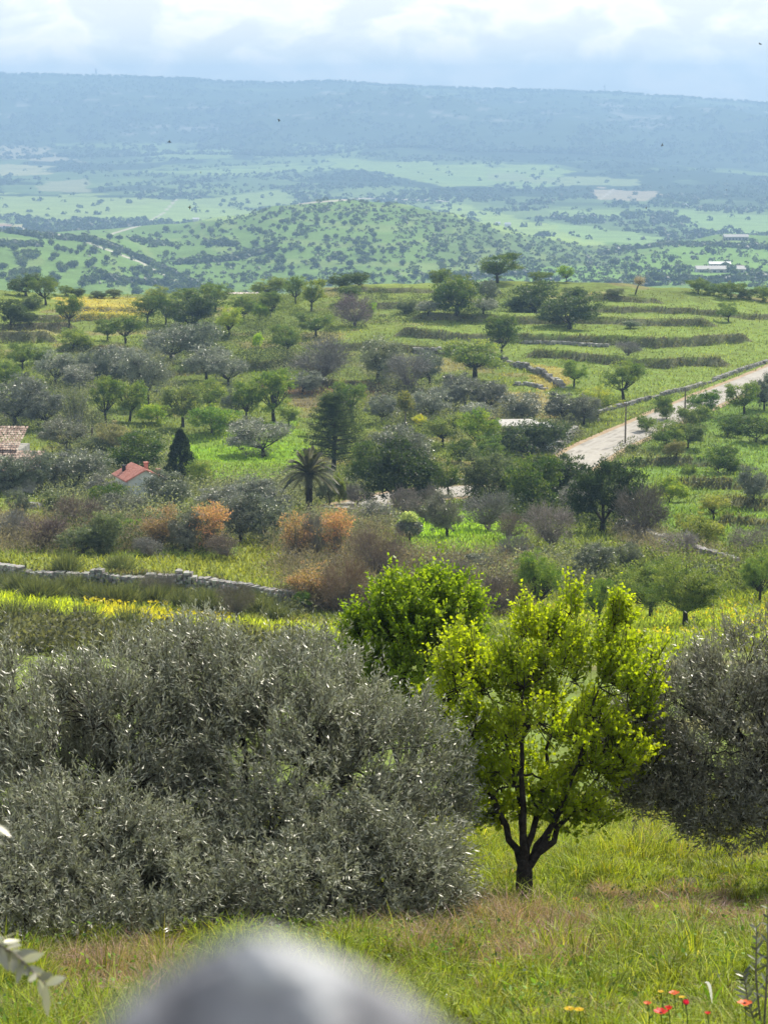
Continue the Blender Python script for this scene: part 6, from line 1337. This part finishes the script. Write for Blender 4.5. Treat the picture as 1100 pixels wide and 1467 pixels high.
# tall broad grass plant near the poppies with a pale folded leaf
X, Y, Zg = ground_at(1018, 1462)
b = MB(); gg = np.random.default_rng(2)
for i in range(9):
    a = gg.uniform(0, 6.28); H = gg.uniform(0.12, 0.24); e = np.array([math.cos(a) * 0.07, math.sin(a) * 0.05, H]); pl = bez(np.zeros(3), np.array([0, 0, H * 0.7]), e, 7); w_ = 0.008
    V = []; 
    for k, p in enumerate(pl): ww = w_ * (1 - (k / 6.5) ** 2); V += [p - [ww, 0, 0], p + [ww, 0, 0]]
    b.add(V, [[2 * k, 2 * k + 1, 2 * k + 3, 2 * k + 2] for k in range(6)])
root = link('grass_plant', None, loc=(X, Y, Zg)); link('leaves', b.mesh('broad', M['leaf']), root, color=(0.17, 0.29, 0.03)); b = MB()
pl = bez(np.array([0, 0, 0.05]), np.array([-0.0, 0, 0.27]), np.array([-0.065, 0, 0.17]), 8); V = []
for k, p in enumerate(pl): ww = 0.010 * math.sin(0.5 + k / 7 * 2.5); V += [p - [ww * .6, 0, ww * .4], p + [ww * .6, 0, ww * .4]]
b.add(V, [[2 * k, 2 * k + 1, 2 * k + 3, 2 * k + 2] for k in range(7)]); link('folded_leaf', b.mesh('folded', M['whitep'], True), root)
tag(root, 'broad bladed grass plant with a pale folded leaf beside the poppies', 'grass plant')

# near saplings at both edges
def sapling(label, base, stems, leafL, leafW, colr, seed, nl=16, mat='leaf_olive'):
    g = np.random.default_rng(seed); root = link('olive_sapling', None, loc=base); root.empty_display_size = 0.05; b = MB(); Ps, Ds = [], []
    for s in stems:
        s = np.array(s, float) - np.array(base); n = 14; t = np.linspace(0, 1, len(s)); tt = np.linspace(0, 1, n); pl = np.stack([np.interp(tt, t, s[:, q]) for q in range(3)], 1)
        b.tube(pl, np.linspace(0.006, 0.0022, n), 6)
        lt = np.linspace(0.35, 1.0, nl); ip = np.stack([np.interp(lt, tt, pl[:, q]) for q in range(3)], 1); tan = unit(np.gradient(ip, axis=0)); sd2 = unit(np.cross(tan, g.normal(size=tan.shape)))
        Ps += [ip, ip]; Ds += [unit(tan * 0.6 + sd2 * 0.9), unit(tan * 0.6 - sd2 * 0.9)]
    link('stem', b.mesh('sst', M['bark_grey'], True), root); P = np.vstack(Ps); D = np.vstack(Ds); lf = MB()
    for p, d in zip(P, D):
        Ll = leafL * g.uniform(0.7, 1.2); nrm = unit(g.normal(size=3) + [0, -1.2, 0.8]); S = unit(np.cross(d, nrm)); V = []
        for k in range(6):
            t = k / 5; ww = leafW * math.sin(math.pi * (0.08 + 0.88 * t)) * 0.5; c_ = p + d * Ll * t + nrm * (-0.12 * Ll * t * t); V += [c_ - S * ww + nrm * ww * 0.3, c_, c_ + S * ww + nrm * ww * 0.3]
        lf.add(V, [[3 * k + j, 3 * k + j + 1, 3 * k + j + 4, 3 * k + j + 3] for k in range(5) for j in range(2)], 0, g.random())
    link('leaves', lf.mesh('slf', M[mat], True), root, color=colr); tag(root, label, 'sapling')
bL = np.array([-1.02, 4.3, float(hgrid(np.array([-1.02]), np.array([4.3]))[0])])
sapling('blurred pale leaved olive sapling poking in at the lower left edge', bL,
    [[bL, at_depth(-120, 1400, 4.3), at_depth(-20, 1345, 4.3), at_depth(20, 1365, 4.3), at_depth(66, 1410, 4.25)], [bL, at_depth(-90, 1300, 4.3), at_depth(-60, 1210, 4.3), at_depth(-12, 1180, 4.3)]], 0.055, 0.019, (0.42, 0.42, 0.33), 3, nl=15)
bR = np.array(ground_at(1092, 1500))
sapling('dark leaved olive sapling standing upright at the lower right edge', bR,
    [[bR, at_depth(1082, 1400, bR[1]), at_depth(1083, 1330, bR[1])], [bR, at_depth(1098, 1400, bR[1]), at_depth(1100, 1290, bR[1])], [bR, at_depth(1072, 1440, bR[1]), at_depth(1064, 1395, bR[1])]], 0.05, 0.012, (0.15, 0.165, 0.12), 4, nl=13)

# blurred stone right in front of the camera: the pointed top of a rough wall stone
def near_stone():
    D = 0.40; ap = at_depth(325, 1392, D); g = np.random.default_rng(1)
    zg = float(hgrid(np.array([ap[0]]), np.array([ap[1]]))[0]) - 0.1
    nr, ns = 46, 56; V = []
    tt = np.linspace(0, 1, nr) ** 2.2
    for i, t in enumerate(tt):
        z = ap[2] + (zg - ap[2]) * t; dz = ap[2] - z
        w_ = 0.0015 * (1 - math.exp(-dz / 0.001)) + 0.048 * (1 - math.exp(-dz / 0.026)) + 0.05 * min(dz, 0.9)
        for k in range(ns):
            a = k / ns * 6.283; ln = 1 + 0.06 * math.cos(a - 0.5) + 0.10 * math.sin(2 * a + 1 + dz * 5) + 0.07 * math.sin(5 * a + dz * 31)
            ln *= 1 + 0.16 * (fbm(np.array([math.cos(a) * 2 + 5]), np.array([math.sin(a) * 2 + dz * 14]), 7)[0] - 0.5)
            V.append((ap[0] + 0.004 + math.cos(a) * w_ * ln * (1.08 if math.cos(a) > 0 else 1.0), ap[1] + 0.02 + math.sin(a) * w_ * ln * 0.75, z))
    V.append(tuple(ap + [0, 0, 0.001])); ii = np.arange(nr * ns).reshape(nr, ns)
    Q = [[ii[i, k], ii[i, (k + 1) % ns], ii[i + 1, (k + 1) % ns], ii[i + 1, k]] for i in range(nr - 1) for k in range(ns)]
    b = MB(); b.add(V, np.array(Q)); 
    return b
ms = rough_mat('grey_limestone', (0.07, 0.07, 0.08), (0.55, 0.57, 0.60), 34, 0.8, 0.6, c3=(0.26, 0.265, 0.29), detail=3)
tag(link('standing_stone', near_stone().mesh('near_stone', ms, True)), 'blurred grey pointed stone close to the camera at the bottom edge', 'stone')

# ------------------------------------------------------------------ haze: one box of even thin air
def haze():
    m, N, L = newmat('haze'); o = N('ShaderNodeOutputMaterial'); v = N('ShaderNodeVolumePrincipled')
    v.inputs['Color'].default_value = (0.385, 0.61, 0.92, 1); v.inputs['Density'].default_value = 2.7e-4; v.inputs['Anisotropy'].default_value = 0.15
    L(v.outputs[0], o.inputs['Volume'])
    b = MB(); x0, x1, y0, y1, z0, z1 = -2700, 2700, -60, 7620, -190, 82
    b.box(((x0 + x1) / 2, (y0 + y1) / 2, (z0 + z1) / 2), (x1 - x0, y1 - y0, z1 - z0))
    tag(link('haze', b.mesh('haze', m)), None, None, kind='stuff')
haze()
print('objects', len(SC.objects))
